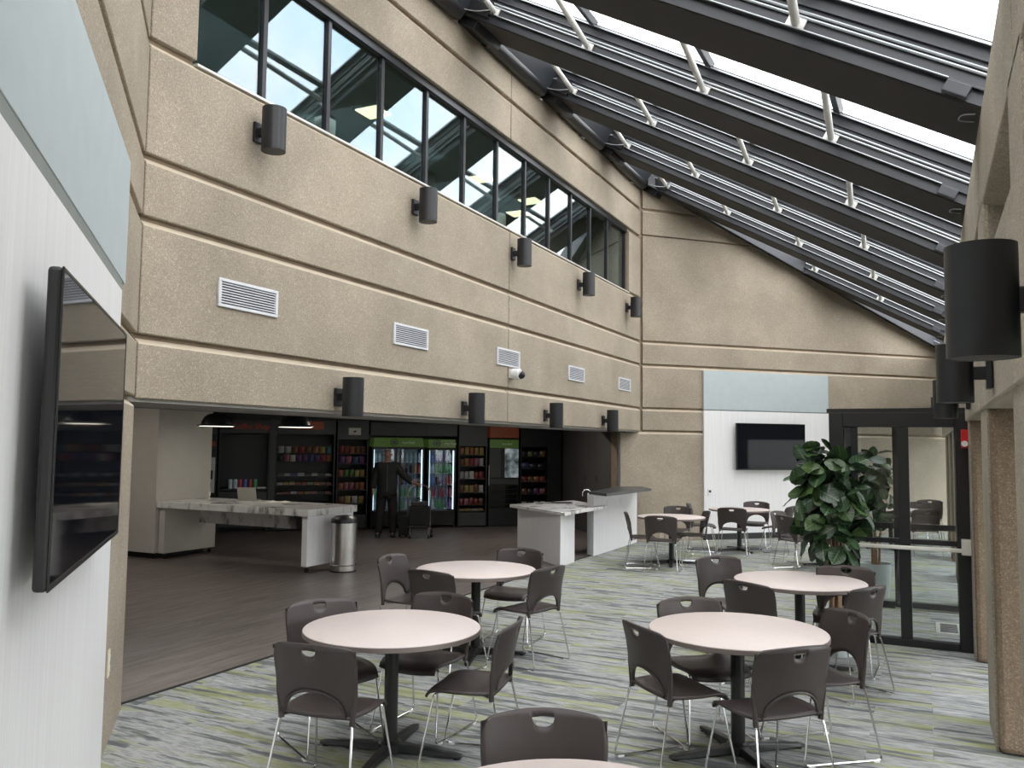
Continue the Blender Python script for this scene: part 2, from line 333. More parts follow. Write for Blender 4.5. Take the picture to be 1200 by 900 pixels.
# upper floor seen through the ribbon window
uf = struct('wall_upper_floor')
B(-10.2, XM-.3, 3.9, 16.2, 4.35, 4.45).build('floor_slab', 'office_wall', uf); B(-10.2, XM-.3, 3.9, 16.2, 6.62, 6.72).build('office_ceiling', 'office_ceiling', uf)
B(-10.3, -10.2, 3.9, 16.2, 4.35, 6.72).build('office_wall', 'office_wall', uf); B(-10.3, XM-.3, 3.8, 3.9, 4.35, 6.72).build('office_wall', 'office_wall', uf); B(-10.3, XM-.3, 16.2, 16.3, 4.35, 6.72).build('office_wall', 'office_wall', uf)
for y in (6.6, 9.4, 12.2, 15.0): B(-7.9, -7.7, y, y+.25, 4.45, 6.62).build('column', 'office_ceiling', uf, bevel=.01)
for x, y, wh in ((-7.0, 9.6, 'nearest the viewer'), (-7.0, 12.9, 'behind the middle panes'), (-7.4, 15.2, 'deepest, behind the last panes'), (-6.8, 14.5, 'low behind the last few panes')):
    t = thing('ceiling_light', 'warm square office ceiling light behind the ribbon windows, '+wh, 'light', (x, y, 6.56), 0, 'upper floor ceiling lights')
    B(-.2, .2, -.2, .2, .02, .059).build('housing', 'white_plastic', t); B(-.18, .18, -.18, .18, 0, .02).build('diffuser', 'ceiling_panel', t)

for y in (6.5, 10.5, 14.0):  # unseen area lights added to brighten the upper floor
    ld = D.lights.new('office_fill_light', 'AREA'); ld.shape = 'RECTANGLE'; ld.size = 1.2; ld.size_y = 2.4; ld.energy = 16; ld.color = (.93, 1, .97); lo = D.objects.new('office_fill_light', ld); COL.objects.link(lo); lo.location = (-7.6, y, 6.58)
for y in (4.9, 8.2, 11.0): B(-8.2, -8.16, y, y+1.6, 4.45, 6.62).build('glass_partition', 'office_glass', uf)
# TV wall (45 degrees) : a = coordinate along (-1,1)/sqrt2 ; plane x+y = -.88
wt = struct('wall_tv')
AL = Vector((-S2, S2, 0)); NL = Vector((S2, S2, 0)); OL = NL*(-.88*S2)
AC = 6.478
def lroof(a): return roofz((OL+AL*a).x)+.3
def lx(a, off=0): return OL+AL*a+NL*off
def lslab(name, a0, a1, z0, z1, off0, off1, mat, parent, bevel=.004):
    pts = [lx(a0, off0), lx(a1, off0), lx(a1, off1), lx(a0, off1)]
    return MB().poly([(p.x, p.y) for p in pts], z0, z1).build(name, mat, parent, bevel=bevel)
for a, b in zip([-1.4, 1.2, 3.8], [1.2, 3.8, AC]):
    for z0, z1 in zip([0]+GR+[4.77, 6.58], GR+[4.77, 6.58, 7.8]):
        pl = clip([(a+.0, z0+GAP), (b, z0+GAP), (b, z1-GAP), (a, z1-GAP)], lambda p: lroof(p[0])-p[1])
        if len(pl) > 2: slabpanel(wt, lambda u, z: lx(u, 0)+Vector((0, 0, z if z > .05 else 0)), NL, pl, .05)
pl = clip([(-1.4, 0), (AC, 0), (AC, 7.6), (-1.4, 7.6)], lambda p: lroof(p[0])-p[1])
MB().prism([lx(u, -.3)+Vector((0, 0, z)) for u, z in pl], NL*.255).build('backing', 'groove', wt)
lslab('white_panel', 1.0, 5.06, .0, 2.68, -.002, .05, 'white_wood', wt); lslab('reveal', .98, 5.06, 2.68, 2.735, -.002, .047, 'reveal_grey', wt, 0)
lslab('upper_panel', 1.0, 5.20, 2.735, 3.45, -.002, .05, 'blue_grey', wt)

# far wall: plane y-x = 20.9 ; a along (1,1)/sqrt2
wb = struct('wall_back')
AF = Vector((S2, S2, 0)); NF = Vector((S2, -S2, 0)); OF = NF*(-20.9*S2)
def fx(a, off=0): return OF+AF*a+NF*off
def froof(a): return roofz(fx(a).x)+.12
for a, b in ((7.72, 15.35),):
    for z0, z1 in zip([2.15]+GR[1:]+[6.05, 6.58], GR[1:]+[6.05, 6.58, 7.4]):
        pl = clip([(a+.01, z0+GAP), (b, z0+GAP), (b, z1-GAP), (a+.01, z1-GAP)], lambda p: froof(p[0])-p[1])
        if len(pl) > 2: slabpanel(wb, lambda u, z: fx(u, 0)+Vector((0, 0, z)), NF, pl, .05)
for a, b in ((7.25, 11.0), (11.0, 16.2)):
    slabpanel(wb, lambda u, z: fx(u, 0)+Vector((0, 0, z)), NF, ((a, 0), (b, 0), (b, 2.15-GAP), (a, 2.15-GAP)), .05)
pl = clip([(7.2, 0), (16.4, 0), (16.4, 7.4), (7.2, 7.4)], lambda p: froof(p[0])-p[1])
MB().prism([fx(u, -.3)+Vector((0, 0, z)) for u, z in pl], NF*.255).build('backing', 'groove', wb)
def fslab(name, a0, a1, z0, z1, off0, off1, mat, parent, bevel=.004):
    pts = [fx(a0, off0), fx(a1, off0), fx(a1, off1), fx(a0, off1)]
    return MB().poly([(p.x, p.y) for p in pts], z0, z1).build(name, mat, parent, bevel=bevel)
fslab('white_panel', 9.08, 12.12, .12, 2.58, -.002, .045, 'white_wood', wb); fslab('upper_panel', 9.08, 12.12, 2.60, 3.39, -.002, .045, 'blue_grey', wb)
fslab('trim_line', 9.08, 12.12, 2.57, 2.605, -.002, .03, 'reveal_grey', wb, 0)
bb = fslab('baseboard_back', 9.08, 12.9, 0, .12, -.001, .06, 'baseboard_black', None); tag(bb, kind='structure')

# right wall
wr = struct('wall_right')
YK = [1.17+2.45*k-2.45 for k in range(0, 10)]      # beam / post lines
for y in YK[:-1]:
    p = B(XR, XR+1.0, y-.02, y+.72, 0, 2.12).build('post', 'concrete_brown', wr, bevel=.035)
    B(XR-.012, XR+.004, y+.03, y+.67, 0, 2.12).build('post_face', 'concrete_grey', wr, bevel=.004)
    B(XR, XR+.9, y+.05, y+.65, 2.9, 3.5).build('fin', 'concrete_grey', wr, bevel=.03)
for y0, y1 in zip(YK[:-1], YK[1:]):
    B(.33, 1.3, y0+.36, y1+.34, 2.11, 2.93).build('spandrel', 'concrete_grey', wr, bevel=.015)
    MB().prism([(XR, y0+.36, 3.44), (XR, y0+.36, roofz(XR)-.03), (1.3, y0+.36, roofz(1.3)-.03), (1.3, y0+.36, 3.2)], (0, 2.44, 0)).build('coping', 'concrete_grey', wr, bevel=.012)
    B(XR+.45, XR+.6, y0+.65, y1+.05, 2.9, 3.2).build('sill_block', 'concrete', wr, bevel=.03)
wr2 = struct('window_2')
for y0, y1 in zip(YK[:-1], YK[1:]):
    B(1.0, 1.01, y0+.7, y1, .12, 2.12).build('pane', 'door_glass', wr2)
    for a, b, c, d in ((y0+.7, y0+.76, 0, 2.12), (y1-.06, y1, 0, 2.12), (y0+.7, y1, 0, .12), (y0+.7, y1, 2.04, 2.12)): B(.96, 1.05, a, b, c, d).build('frame', 'frame_black', wr2)
    B(.98, .99, y0+.6, y1+.1, 3.2, 3.5).build('pane', 'door_glass', wr2)

# ---------------------------------------------------------------- skylight (sloped roof)
ce = struct('ceiling')
CT, ST = math.cos(TH), math.sin(TH)
def R(x, y, wv):                          # point on roof plane above plan x, lifted by w along normal
    return Vector((x, y, roofz(x)))+Vector((ST, 0, CT))*wv
def rbox(name, x0, x1, y0, y1, w0, w1, mat, parent, bevel=0):
    return MB().prism([R(x0, y0, w0), R(x1, y0, w0), R(x1, y0, w1), R(x0, y0, w1)], (0, y1-y0, 0)).build(name, mat, parent, bevel=bevel)
BW, BD = .74, .40
def xa(y):                                # where the roof starts (main wall, or the TV wall further forward)
    return max(XM-.02, -.88-y-.25) if y < 4.2 else XM-.02
bars = [-4.62, -3.42, -2.13, -.89]
for k in range(0, 10):
    y = YK[k]
    x0 = max(xa(y), (y-20.9-.15) if y > 15.88 else -9); x1 = 1.15
    if y > 15.6 and y < 15.95: x0 = XM+.05
    if x1-x0 < .3: continue
    bm_ = rbox('beam', x0, x1, y, y+BW, 0, BD, 'steel_brown', ce, bevel=.012)
    def sub(nm, a0, a1, yy0, yy1, w0, w1, mt, bv=0): return rbox(nm, a0, a1, yy0, yy1, w0, w1, mt, bm_, bv)
    sub('web_plate', x0, x1, y-.012, y+.002, .012, BD-.01, 'steel_dark')
    sub('flange', x0, x1, y-.05, y-.012, .095, .112, 'steel_dark', .003); sub('flange', x0, x1, y-.035, y-.012, .275, .29, 'steel_dark', .003); sub('top_rail', x0, x1, y-.05, y-.01, BD-.03, BD+.0, 'steel_dark', .004)
    sub('top_rail', x0, x1, y-.066, y-.05, BD-.034, BD-.018, 'conduit_grey')
    xe = XR-.25
    for wv in (.232, .198): MB().tube([R(x0+.45, y-.03, wv), R(xe+.3, y-.03, wv)], .011, 6).build('conduit', 'conduit_grey', bm_, smooth=True)
    MB().tube([R(x0+.55, y-.056, .106), R(xe+.02, y-.056, .106)], .006, 6).build('cable', 'conduit_grey', bm_, smooth=True)
    sub('junction_box', xe+.02, xe+.16, y-.065, y-.012, .015, .10, 'steel_dark', .008)
    if x0 < XM+.1:
        sub('end_bracket', x0+.02, x0+.45, y-.06, y+.0, .05, .2, 'frame_black', .01)
        sub('end_bracket', x0+.02, x0+.30, y+.05, y+BW-.05, -.10, .02, 'frame_black', .01)
        lp = [R(x0+.5, y-.06, .16), R(x0+.3, y-.10, .05), R(x0+.12, y-.14, .02), R(x0+.1, y-.10, .16), R(x0+.22, y-.05, .22)]
        MB().tube(smoothpath(lp, .12), .006, 6).build('cable_loop', 'conduit_grey', bm_, smooth=True)
    lp = [R(XR-.02, y+.25, -.005), R(XR-.10, y+.2, -.05), R(XR-.09, y+.12, -.03), R(XR-.02, y+.1, -.005)]
    MB().tube(smoothpath(lp, .08), .005, 6).build('cable_loop', 'conduit_grey', bm_, smooth=True)
    # struts to the previous beam
    if k > 0:
        yp = YK[k-1]+BW
        for xb in (-4.55, -3.37, -2.08, -.84):
            if xb-.2 < xa(yp) or (y > 15.95 and xb < y-20.9+.2): continue
            MB().tube([R(xb, yp, .30), R(xb, y-.02, .15)], .032, 10).build('strut', 'strut_grey', ce, smooth=True)
            rbox('strut_plate', xb-.06, xb+.06, y-.035, y-.012, .10, .21, 'strut_grey', ce, bevel=.003)
    # glazing between this beam and the next
    if k < 9:
        y1g = YK[k+1]; xs = [x for x in bars if x > x0+.3]
        xl = max(x0, xa(y+1)); ed = [xl]+xs+[x1]
        for a, b in zip(ed[:-1], ed[1:]): rbox('pane', a, b, y+BW, y1g, BD+.02, BD+.03, 'skylight_glass', ce)
        for x in xs: rbox('glazing_bar', x-.03, x+.03, y+BW, y1g, BD-.03, BD+.04, 'steel_dark', ce, bevel=.005)
rbox('edge_beam', XM-.04, XM+.16, 4.0, 15.9, .02, .5, 'steel_dark', ce, bevel=.02)
for k in range(2, 7):   # tapered hoods between beams along the main wall
    y = YK[k]
    MB().tube([R(XM+.10, y+BW-.1, -.02), R(XM+.10, y+2.35, -.02)], .10, 10).build('edge_pipe', 'frame_black', ce, smooth=True)
pts = [fx(7.7, 0), fx(15.4, 0), fx(15.4, .28), fx(7.7, .28)]
MB().prism([(p.x, p.y, roofz(p.x)+.0) for p in pts], (0, 0, .5)).build('edge_beam', 'steel_dark', ce, bevel=.01)

# ---------------------------------------------------------------- back of the shop (45 degree grid)
def sp(s_, off=0): return Vector((s_*S2-12.9, s_*S2+12.9, 0))+Vector((-S2, S2, 0))*off
ws = struct('wall_shop_back', sp(0), PI/4)
B(-2.4, 7.6, .66, .8, 0, 2.75).build('wall_panel', 'dark_unit', ws)
B(-2.4, 7.5, .02, .66, 2.33, 2.75).build('bulkhead', 'dark_unit', ws, bevel=.004)
wd = struct('wall_shop_right')
c0 = Vector((-5.36, 15.56, 0)); c1 = sp(7.5)
dd = (c1-c0).normalized(); nn = Vector((dd.y, -dd.x, 0))
if nn.x > 0: nn = -nn
MB().poly([(c0.x, c0.y), (c1.x+dd.x*.6, c1.y+dd.y*.6), (c1.x+dd.x*.6-nn.x*.15, c1.y+dd.y*.6-nn.y*.15), (c0.x-nn.x*.15, c0.y-nn.y*.15)], 0, 2.75).build('wall_panel', 'dark_wall', wd)
for s_ in (1.2, 1.9):
    p = c0+dd*s_+nn*.006
    t = MB().poly([(p.x, p.y), (p.x+dd.x*.07, p.y+dd.y*.07), (p.x+dd.x*.07-nn.x*.006, p.y+dd.y*.07-nn.y*.006), (p.x-nn.x*.006, p.y-nn.y*.006)], 1.1, 1.22).build('switch_plate', 'header_grey', wd)
t = MB().box(-14.7, -14.6, 3.2, 12.3, 0, 2.75).build('wall_shop_left', 'dark_wall'); tag(t, kind='structure')
t = MB().box(-14.6, XM-.3, 3.2, 3.3, 0, 2.75).build('wall_shop_near', 'dark_wall'); tag(t, kind='structure')
t = MB().poly([(XM-.9, 3.2), (XM-.9, 16.2), (-8.2, 19.5), (-14.7, 12.3), (-14.7, 3.2)], 2.72, 2.82).build('ceiling', 'ceiling_dark'); tag(t, kind='structure')
t = MB().box(XM-.98, XM-.9, 3.2, 16.6, 2.125, 2.8).build('trim_2', 'ceiling_dark'); tag(t, kind='structure')
cl = struct('wall_column')
B(-12.4, -10.87, 9.44, 10.56, .09, 2.72).build('column', 'store_plaster', cl, bevel=.006); B(-12.36, -10.93, 9.5, 10.5, 0, .09).build('plinth', 'kick_black', cl)

# ================================================================ FURNITURE
def make_table(label):
    t = thing('round_table', label, 'table', (0, 0, 0), 0, 'round cafe tables')
    MB().lathe([(.0, .741), (.528, .741), (.532, .738), (.532, .735)][::-1]+[], 56).build('tabletop', 'table_top', t, smooth=True)
    MB().lathe([(.0, .706), (.525, .706), (.535, .71), (.535, .734), (.531, .7375)], 56).build('table_edge', 'table_edge', t, smooth=True)
    MB().lathe([(.0, .695), (.14, .695), (.14, .706), (0, .706)], 24).build('mounting_plate', 'black_metal', t)
    MB().lathe([(.0, .03), (.042, .03), (.042, .70), (0, .70)], 24).build('column', 'black_metal', t, smooth=True)
    MB().lathe([(.0, .0), (.07, .01), (.07, .06), (.045, .075), (.0, .08)], 24).build('hub', 'black_metal', t, smooth=True)
    for k in range(4):
        a = PI/2*k; d = Vector((math.cos(a), math.sin(a), 0)); n = Vector((-d.y, d.x, 0))
        m = MB(); st = [(0.03, .034, .065), (.28, .030, .045), (.42, .029, .032), (.455, .018, .026)]
        vs = []; fs = []
        for r, hw, zt in st:
            for q, z in ((-hw, .012), (hw, .012), (hw*.8, zt), (-hw*.8, zt)): vs.append(d*r+n*q+Vector((0, 0, z)))
        for i in range(3):
            for j in range(4): fs.append((i*4+j, i*4+(j+1) % 4, (i+1)*4+(j+1) % 4, (i+1)*4+j))
        fs += [(0, 1, 2, 3), (12, 13, 14, 15)]
        m.add(vs, fs); f = m.build('foot', 'black_metal', t, bevel=.004)
        MB().lathe([(0, 0), (.02, 0), (.02, .014), (0, .014)], 10, c=(d.x*.42, d.y*.42)).build('glide', 'black_plastic', f)
    return t

def make_chair(label):
    t = thing('stacking_chair', label, 'chair', (0, 0, 0), 0, 'brown stacking chairs')
    # seat
    N = 10; vs = []; fs = []
    for j in range(N+1):
        v = j/N; y = -.20+.43*v
        hw = .205+.03*math.sin(PI*min(1, v*1.1))
        for i in range(N+1):
            u = i/N*2-1
            hwx = hw*(1-.10*max(0, v-.8)*5*0)
            x = u*hwx; z = .452-.016*(1-u*u)*math.sin(PI*min(1, v*1.25)) + .006*u*u
            if v > .72: z -= .045*((v-.72)/.28)**2
            yy = y-(.028*u*u if v > .95 else 0)
            vs.append((x, yy, z))
    for j in range(N):
        for i in range(N): a = j*(N+1)+i; fs.append((a, a+1, a+N+2, a+N+1))
    o = MB().add(vs, fs).build('seat', 'chair_plastic', t, smooth=True, solid=.016)
    # backrest
    vs = []; fs = []; nu = 28; idx = {}
    def pos(u, z):
        k = (z-.44)/.39
        hw = .212+.03*math.sin(min(1, max(0, k))*PI*.55)-(.022*max(0, k-.75)*4 if k > .75 else 0)*.4
        y = -.205-.065*k-.025*k*k+.055*u*u*(.35+.65*min(1, k*1.6))+.0
        return (u*hw, y, z)
    cols = [(-1+2*i/nu) for i in range(nu+1)]
    def prof(u):
        au = abs(u)
        zt = .832-.022*au**2.2-.03*max(0, (au-.86)/.14)**2
        zl = .448 if au > .80 else .448+.135*math.sqrt(max(0, 1-(au/.80)**2))
        s1 = .798; s0 = .798-(.034*math.sqrt(max(0, 1-(au/.19)**2)) if au < .19 else 0)
        s1 += .004*(1-min(1, au/.19))
        return zl, s0, s1, zt
    def V(u, z):
        key = (round(u, 4), round(z, 5))
        if key not in idx: idx[key] = len(vs); vs.append(pos(u, z))
        return idx[key]
    cu = sorted(set([round(c, 4) for c in cols]+[-.80, .80, -.19, .19, -.165, .165, -.1, .1, -.05, .05, -.76, .76]))
    for a, b in zip(cu[:-1], cu[1:]):
        la, lb = prof(a), prof(b)
        n = 7
        for i in range(n):
            f = lambda L, q: L[0]+(L[1]-L[0])*q/n
            fs.append((V(a, f(la, i)), V(b, f(lb, i)), V(b, f(lb, i+1)), V(a, f(la, i+1))))
        fs.append((V(a, la[2]), V(b, lb[2]), V(b, lb[3]), V(a, la[3])))
    MB().add(vs, fs).build('backrest', 'chair_plastic', t, smooth=True, solid=.015)
    rib = [Vector(pos(u, prof(u)[0]))+Vector((0, -.008, .004)) for u in [-.79+1.58*i/20 for i in range(21)]]
    MB().tube(rib, .008, 6).build('arch_rib', 'chair_plastic', t, smooth=True)
    for s_ in (-1, 1):
        MB().tube([pos(s_*.97, .42+0), pos(s_*.98, .47), pos(s_*1.0, .56), pos(s_*1.0, .64)], [.016, .014, .011, .004], 8).build('back_upright', 'chair_plastic', t, smooth=True)
        pth = smoothpath([(s_*.16, .13, .435), (s_*.205, .15, .435), (s_*.245, .235, .012), (s_*.25, -.285, .012), (s_*.212, -.195, .432), (s_*.15, -.12, .434)], .035)
        MB().tube(pth, .0065, 8).build('leg', 'chrome', t, smooth=True)
        for yy in (.19, -.24): B(s_*.248-.011, s_*.248+.011, yy-.02, yy+.02, 0, .013).build('glide', 'white_plastic', t, bevel=.002)
    for yy in (.13, -.12): MB().tube([(-.17, yy, .434), (.17, yy, .434)], .0065, 8).build('crossbar', 'chrome', t, smooth=True)
    return t

TB = dict(t1=(-2.93, 4.34, 12), t2=(-3.63, 6.68, 20), t3=(-1.06, 5.3, 42), t4=(-.98, 7.5, 25), t5=(-3.66, 13.2, 15), t6=(-3.05, 15.5, 40), t7=(-.95, 2.36, 30), t8=(-1.35, 14.2, 10), t9=(-.62, 17.2, 20))
TL = dict(t1='round pinkish beige table nearest the left wall opening, in front', t2='round beige table behind the left front one, beside the shop floor edge',
          t3='large round beige table in the right foreground', t4='round beige table second on the right, before the fig plant', t5='round beige table just right of the white bar counter at the back',
          t6='round beige table under the far wall television', t7='round beige table cut off at the bottom edge of the view', t8='round beige table mostly hidden behind the fig plant', t9='round table seen through the glass doors at right')
tp = None
for k, (x, y, rz) in TB.items():
    if tp is None: tp = make_table(TL[k]); tp.location = (x, y, 0); tp.rotation_euler = (0, 0, math.radians(rz)); t0 = tp
    else: dup(t0, (x, y, 0), math.radians(rz), TL[k])
def at(seat, ang): return seat
CH = [  # x, y, facing (deg), label
 (-2.87, 3.72, 98, 'brown chair at the left front table, near side, its back to the viewer'),
 (-3.33, 4.3, -30, 'brown chair at the left front table, on its far left beside the shop floor'),
 (-2.98, 4.78, -90, 'brown chair behind the left front table, facing it and the viewer'),
 (-2.43, 4.42, -168, 'brown chair seen side-on at the right of the left front table'),
 (-4.17, 6.5, 0, 'brown chair standing on the carpet edge, left of the second left table'),
 (-3.6, 6.14, 82, 'brown chair at the near side of the second left table, dark back to the viewer'),
 (-3.58, 7.3, -84, 'brown chair behind the second left table, near the white island'),
 (-3.12, 6.66, 167, 'brown chair at the right of the second left table, back slanting away'),
 (-1.33, 4.93, 48, 'brown chair left of the right foreground table, turned away toward it'),
 (-1.3, 5.52, -48, 'brown chair tucked behind the right foreground table on its far left'),
 (-0.65, 5.58, -140, 'brown chair on the far right of the right foreground table'),
 (-.81, 4.80, 137, 'brown chair at the near right of the right foreground table, its back to the viewer'),
 (-1.6, 7.8, -45, 'brown chair at the far left of the second right table, facing the viewer'),
 (-1.14, 6.85, 62, 'brown chair between the two right tables, dark back turned to the viewer'),
 (-.66, 7.66, -92, 'brown chair behind the second right table, in front of the fig plant'),
 (-0.62, 7.0, 150, 'brown chair at the right of the second right table, nearest the glass doors'),
 (-1.22, 2.80, -62, 'brown chair at the bottom edge, behind the cut-off table'),
 (-3.94, 12.62, 20, 'brown chair side-on between the white bar and the table beside it'),
 (-3.56, 12.42, 95, 'brown chair at the near side of the table by the bar, back to the viewer'),
 (-3.38, 13.35, -155, 'brown chair at the right of the table by the bar, seen from the side'),
 (-3.85, 14.05, -90, 'brown chair at the far side of the table by the bar, top just visible'),
 (-3.62, 15.15, 10, 'brown chair at the left of the table under the far television'),
 (-3.00, 14.75, 95, 'brown chair at the near side of the table under the far television'),
 (-2.90, 16.15, -90, 'brown chair at the wall side of the table under the far television'),
 (-2.40, 15.55, 170, 'brown chair at the right of the table under the far television'),
 (-1.95, 14.05, -20, 'brown chair left of the fig plant, at the hidden table, its front to the viewer'),
 (-1.78, 13.5, 45, 'brown chair left of the fig plant, at the hidden table, its back to the viewer'),
 (-.20, 17.95, -100, 'brown chair behind the table seen through the glass doors'),
 (.02, 18.9, -95, 'brown chair farthest back beyond the glass doors, by the right wall'),
 (-.12, 16.35, 115, 'brown chair seen from behind through the glass doors'),
]
cp = None
for x, y, a, lab in CH:
    if cp is None: c0_ = cp = make_chair(lab); cp.location = (x, y, 0); cp.rotation_euler = (0, 0, math.radians(a-90))
    else: dup(c0_, (x, y, 0), math.radians(a-90), lab)

# ---------------------------------------------------------------- wall lights
def make_sconce(r, h):
    """cylinder light; wall at local x=0, room toward +x, centre height 0"""
    t = thing('wall_light', '', 'wall light')
    cx = r+.085
    body = MB().lathe([(r-.012, -h/2+.004), (r, -h/2), (r, h/2), (r-.012, h/2), (r-.012, h/2-.03), (.0, h/2-.03)], 36, c=(cx, 0)).build('shade', 'sconce_black', t, smooth=True)
    MB().lathe([(r-.012, -h/2+.001), (r-.012, h/2-.03)], 36, c=(cx, 0)).build('lining', 'sconce_black', body, smooth=True)
    B(.025, .10, -.022, .022, -.035, .035).build('arm', 'sconce_black', t, bevel=.004); B(0, .03, -.055, .055, -.085, .085).build('wall_plate', 'sconce_black', t, bevel=.006)
    MB().lathe([(0, -h/2+.05), (r-.014, -h/2+.05), (r-.014, -h/2+.06), (0, -h/2+.06)], 24, c=(cx, 0)).build('lens', 'black_plastic', t)
    return t
s0 = make_sconce(.10, .365)
ordn = ['nearest', 'second', 'third', 'fourth', 'farthest']
ups = [5.25, 7.68, 10.14, 12.57, 15.02]
for i, y in enumerate(ups):
    lab = ['black cylinder wall light just below the ribbon window, nearest the viewer', 'black cylinder wall light of the upper row, second from the left', 'black cylinder wall light of the upper row above the camera dome joint',
           'black cylinder wall light of the upper row, second from the far corner', 'black cylinder wall light of the upper row, closest to the far corner'][i]
    if i == 0: s0.location = (XM, y, 4.45); s0['label'] = lab; s0['group'] = 'upper row of wall lights'
    else: dup(s0, (XM, y, 4.45), 0, lab, 'upper row of wall lights')
for i, y in enumerate([6.42, 8.85, 11.28, 13.74]):
    c = dup(s0, (XM, y, 2.28), 0, ['black cylinder wall light above the trash can, lit white underneath', 'black cylinder wall light above the single drinks cooler', 'black cylinder wall light above the island counter end', 'black cylinder wall light closest to the far wall, just above the shop opening'][i], 'lower row of wall lights')
    if i == 0:
        for ch in c.children:
            if ch.name.startswith('lens'): ch.data = ch.data.copy(); ch.data.materials[0] = M['sconce_glow']; ch.location.z = -.045
s1 = make_sconce(.092, .315)
for i, (y, x) in enumerate([(2.66, .135), (5.15, .13), (7.75, .13), (10.3, .13)]):
    lab = ['large black cylinder wall light at the right edge, closest to the viewer', 'black cylinder wall light on the right wall, second from the viewer', 'black cylinder wall light on the right wall just before the glass doors', 'black cylinder wall light on the right wall beyond the glass doors, mostly hidden'][i]
    if i == 0: s1.location = (.325, y, 2.262); s1.rotation_euler = (0, 0, PI); s1['label'] = lab; s1['group'] = 'right wall lights'
    else: dup(s1, (.325, y, 2.262), PI, lab, 'right wall lights')

# ---------------------------------------------------------------- vents, dome camera, alarm, sockets
def make_vent():
    t = thing('air_vent', '', 'vent'); W, Hh = .34, .115
    B(-.002, .004, -W+.03, W-.03, -Hh+.02, Hh-.02).build('duct', 'vent_dark', t)
    m = MB(); m.box(0, .022, -W, W, Hh-.025, Hh); m.box(0, .022, -W, W, -Hh, -Hh+.025); m.box(0, .022, -W, -W+.03, -Hh+.025, Hh-.025); m.box(0, .022, W-.03, W, -Hh+.025, Hh-.025)
    m.build('frame', 'vent_white', t, bevel=.003)
    for k in range(8):
        z = -Hh+.035+k*.0215
        MB().prism([(.004, -W+.03, z+.011), (.017, -W+.03, z), (.019, -W+.03, z+.003), (.006, -W+.03, z+.014)], (0, 2*W-.06, 0)).build('slat', 'vent_white', t)
    return t
v0 = make_vent()
for i, (y, z) in enumerate([(5.21, 3.035), (7.66, 3.01), (10.04, 3.01), (12.49, 2.99), (14.89, 2.99)]):
    lab = ['white louvred air vent on the concrete wall, largest and leftmost', 'white louvred air vent second from the left', 'white louvred air vent directly above the dome camera', 'white louvred air vent first to the right of the dome camera', 'white louvred air vent closest to the far corner'][i]
    if i == 0: v0.location = (XM, y, z); v0['label'] = lab; v0['group'] = 'air vents in the long wall'
    else: dup(v0, (XM, y, z), 0, lab, 'air vents in the long wall')
t = thing('security_camera', 'white dome security camera mounted under the middle vent', 'camera', (XM, 10.12, 2.80))
B(0, .05, -.06, .06, -.06, .06).build('bracket', 'white_plastic', t, bevel=.01)
MB().tube([(.04, 0, 0), (.15, 0, -.005)], .075, 20).build('housing', 'white_plastic', t, bevel=.01, smooth=True)
MB().tube([(.15, 0, -.005), (.185, .012, -.03), (.205, .02, -.045)], [.062, .05, .02], 16).build('lens_dome', 'black_plastic', t, smooth=True)
for i, (x, y) in enumerate([(XM, 5.9), (XM, 8.4), (XM, 10.8), (XM, 13.2)]):
    z = 6.95-.0*i; y = [7.3, 10.9, 12.6, 15.2][i]
    t = thing('roof_hook', ['first', 'second', 'third', 'last'][i]+' small anchor bracket from the left, under the skylight edge', 'bracket', (XM, y, 6.92), 0, 'anchors below the skylight edge')
    MB().tube([(0, 0, 0), (.05, 0, 0), (.07, .03, -.02)], .012, 6).build('hook', 'steel_brushed', t)
# wall socket on the concrete strip beside the TV panel
p = lx(5.62, 0)
t = thing('wall_socket', 'pale electrical socket on the narrow concrete strip beside the white panel', 'socket', (p.x, p.y, .52), -PI/4*0+math.atan2(NL.y, NL.x))
B(0, .008, -.035, .035, -.08, .08).build('cover_plate', 'switch_plate', t, bevel=.002); B(.008, .012, -.015, .015, .012, .05).build('outlet', 'white_plastic', t); B(.008, .012, -.015, .015, -.05, -.012).build('outlet', 'white_plastic', t)
p = fx(9.20, .047)
t = thing('thermostat', 'small white wall control with a dark window at left of the far white panel', 'thermostat', (p.x, p.y, .94), math.atan2(NF.y, NF.x))
B(0, .02, -.04, .04, -.07, .07).build('case', 'white_plastic', t, bevel=.004); B(.02, .023, -.025, .025, .0, .045).build('display', 'black_plastic', t)
t = thing('fire_alarm', 'red fire alarm strobe on the black door post at right', 'alarm', (.335, 8.845, 1.95))
B(-.045, .045, -.05, 0, -.085, .085).build('case', 'alarm_red', t, bevel=.006)
MB().tube([(-.018, -.05, -.045), (-.018, -.078, -.045)], .028, 16).build('strobe_lens', 'white_plastic', t, smooth=True)
t = thing('floor_register', 'square metal register set in the carpet behind the glass doors', 'vent', (.17, 9.95, 0), 0)
B(-.12, .12, -.30, .30, .0, .006).build('plate', 'aluminium', t, bevel=.002)
for k in range(6): B(-.08, .08, -.24+k*.08, -.19+k*.08, .006, .009).build('slot', 'vent_dark', t)

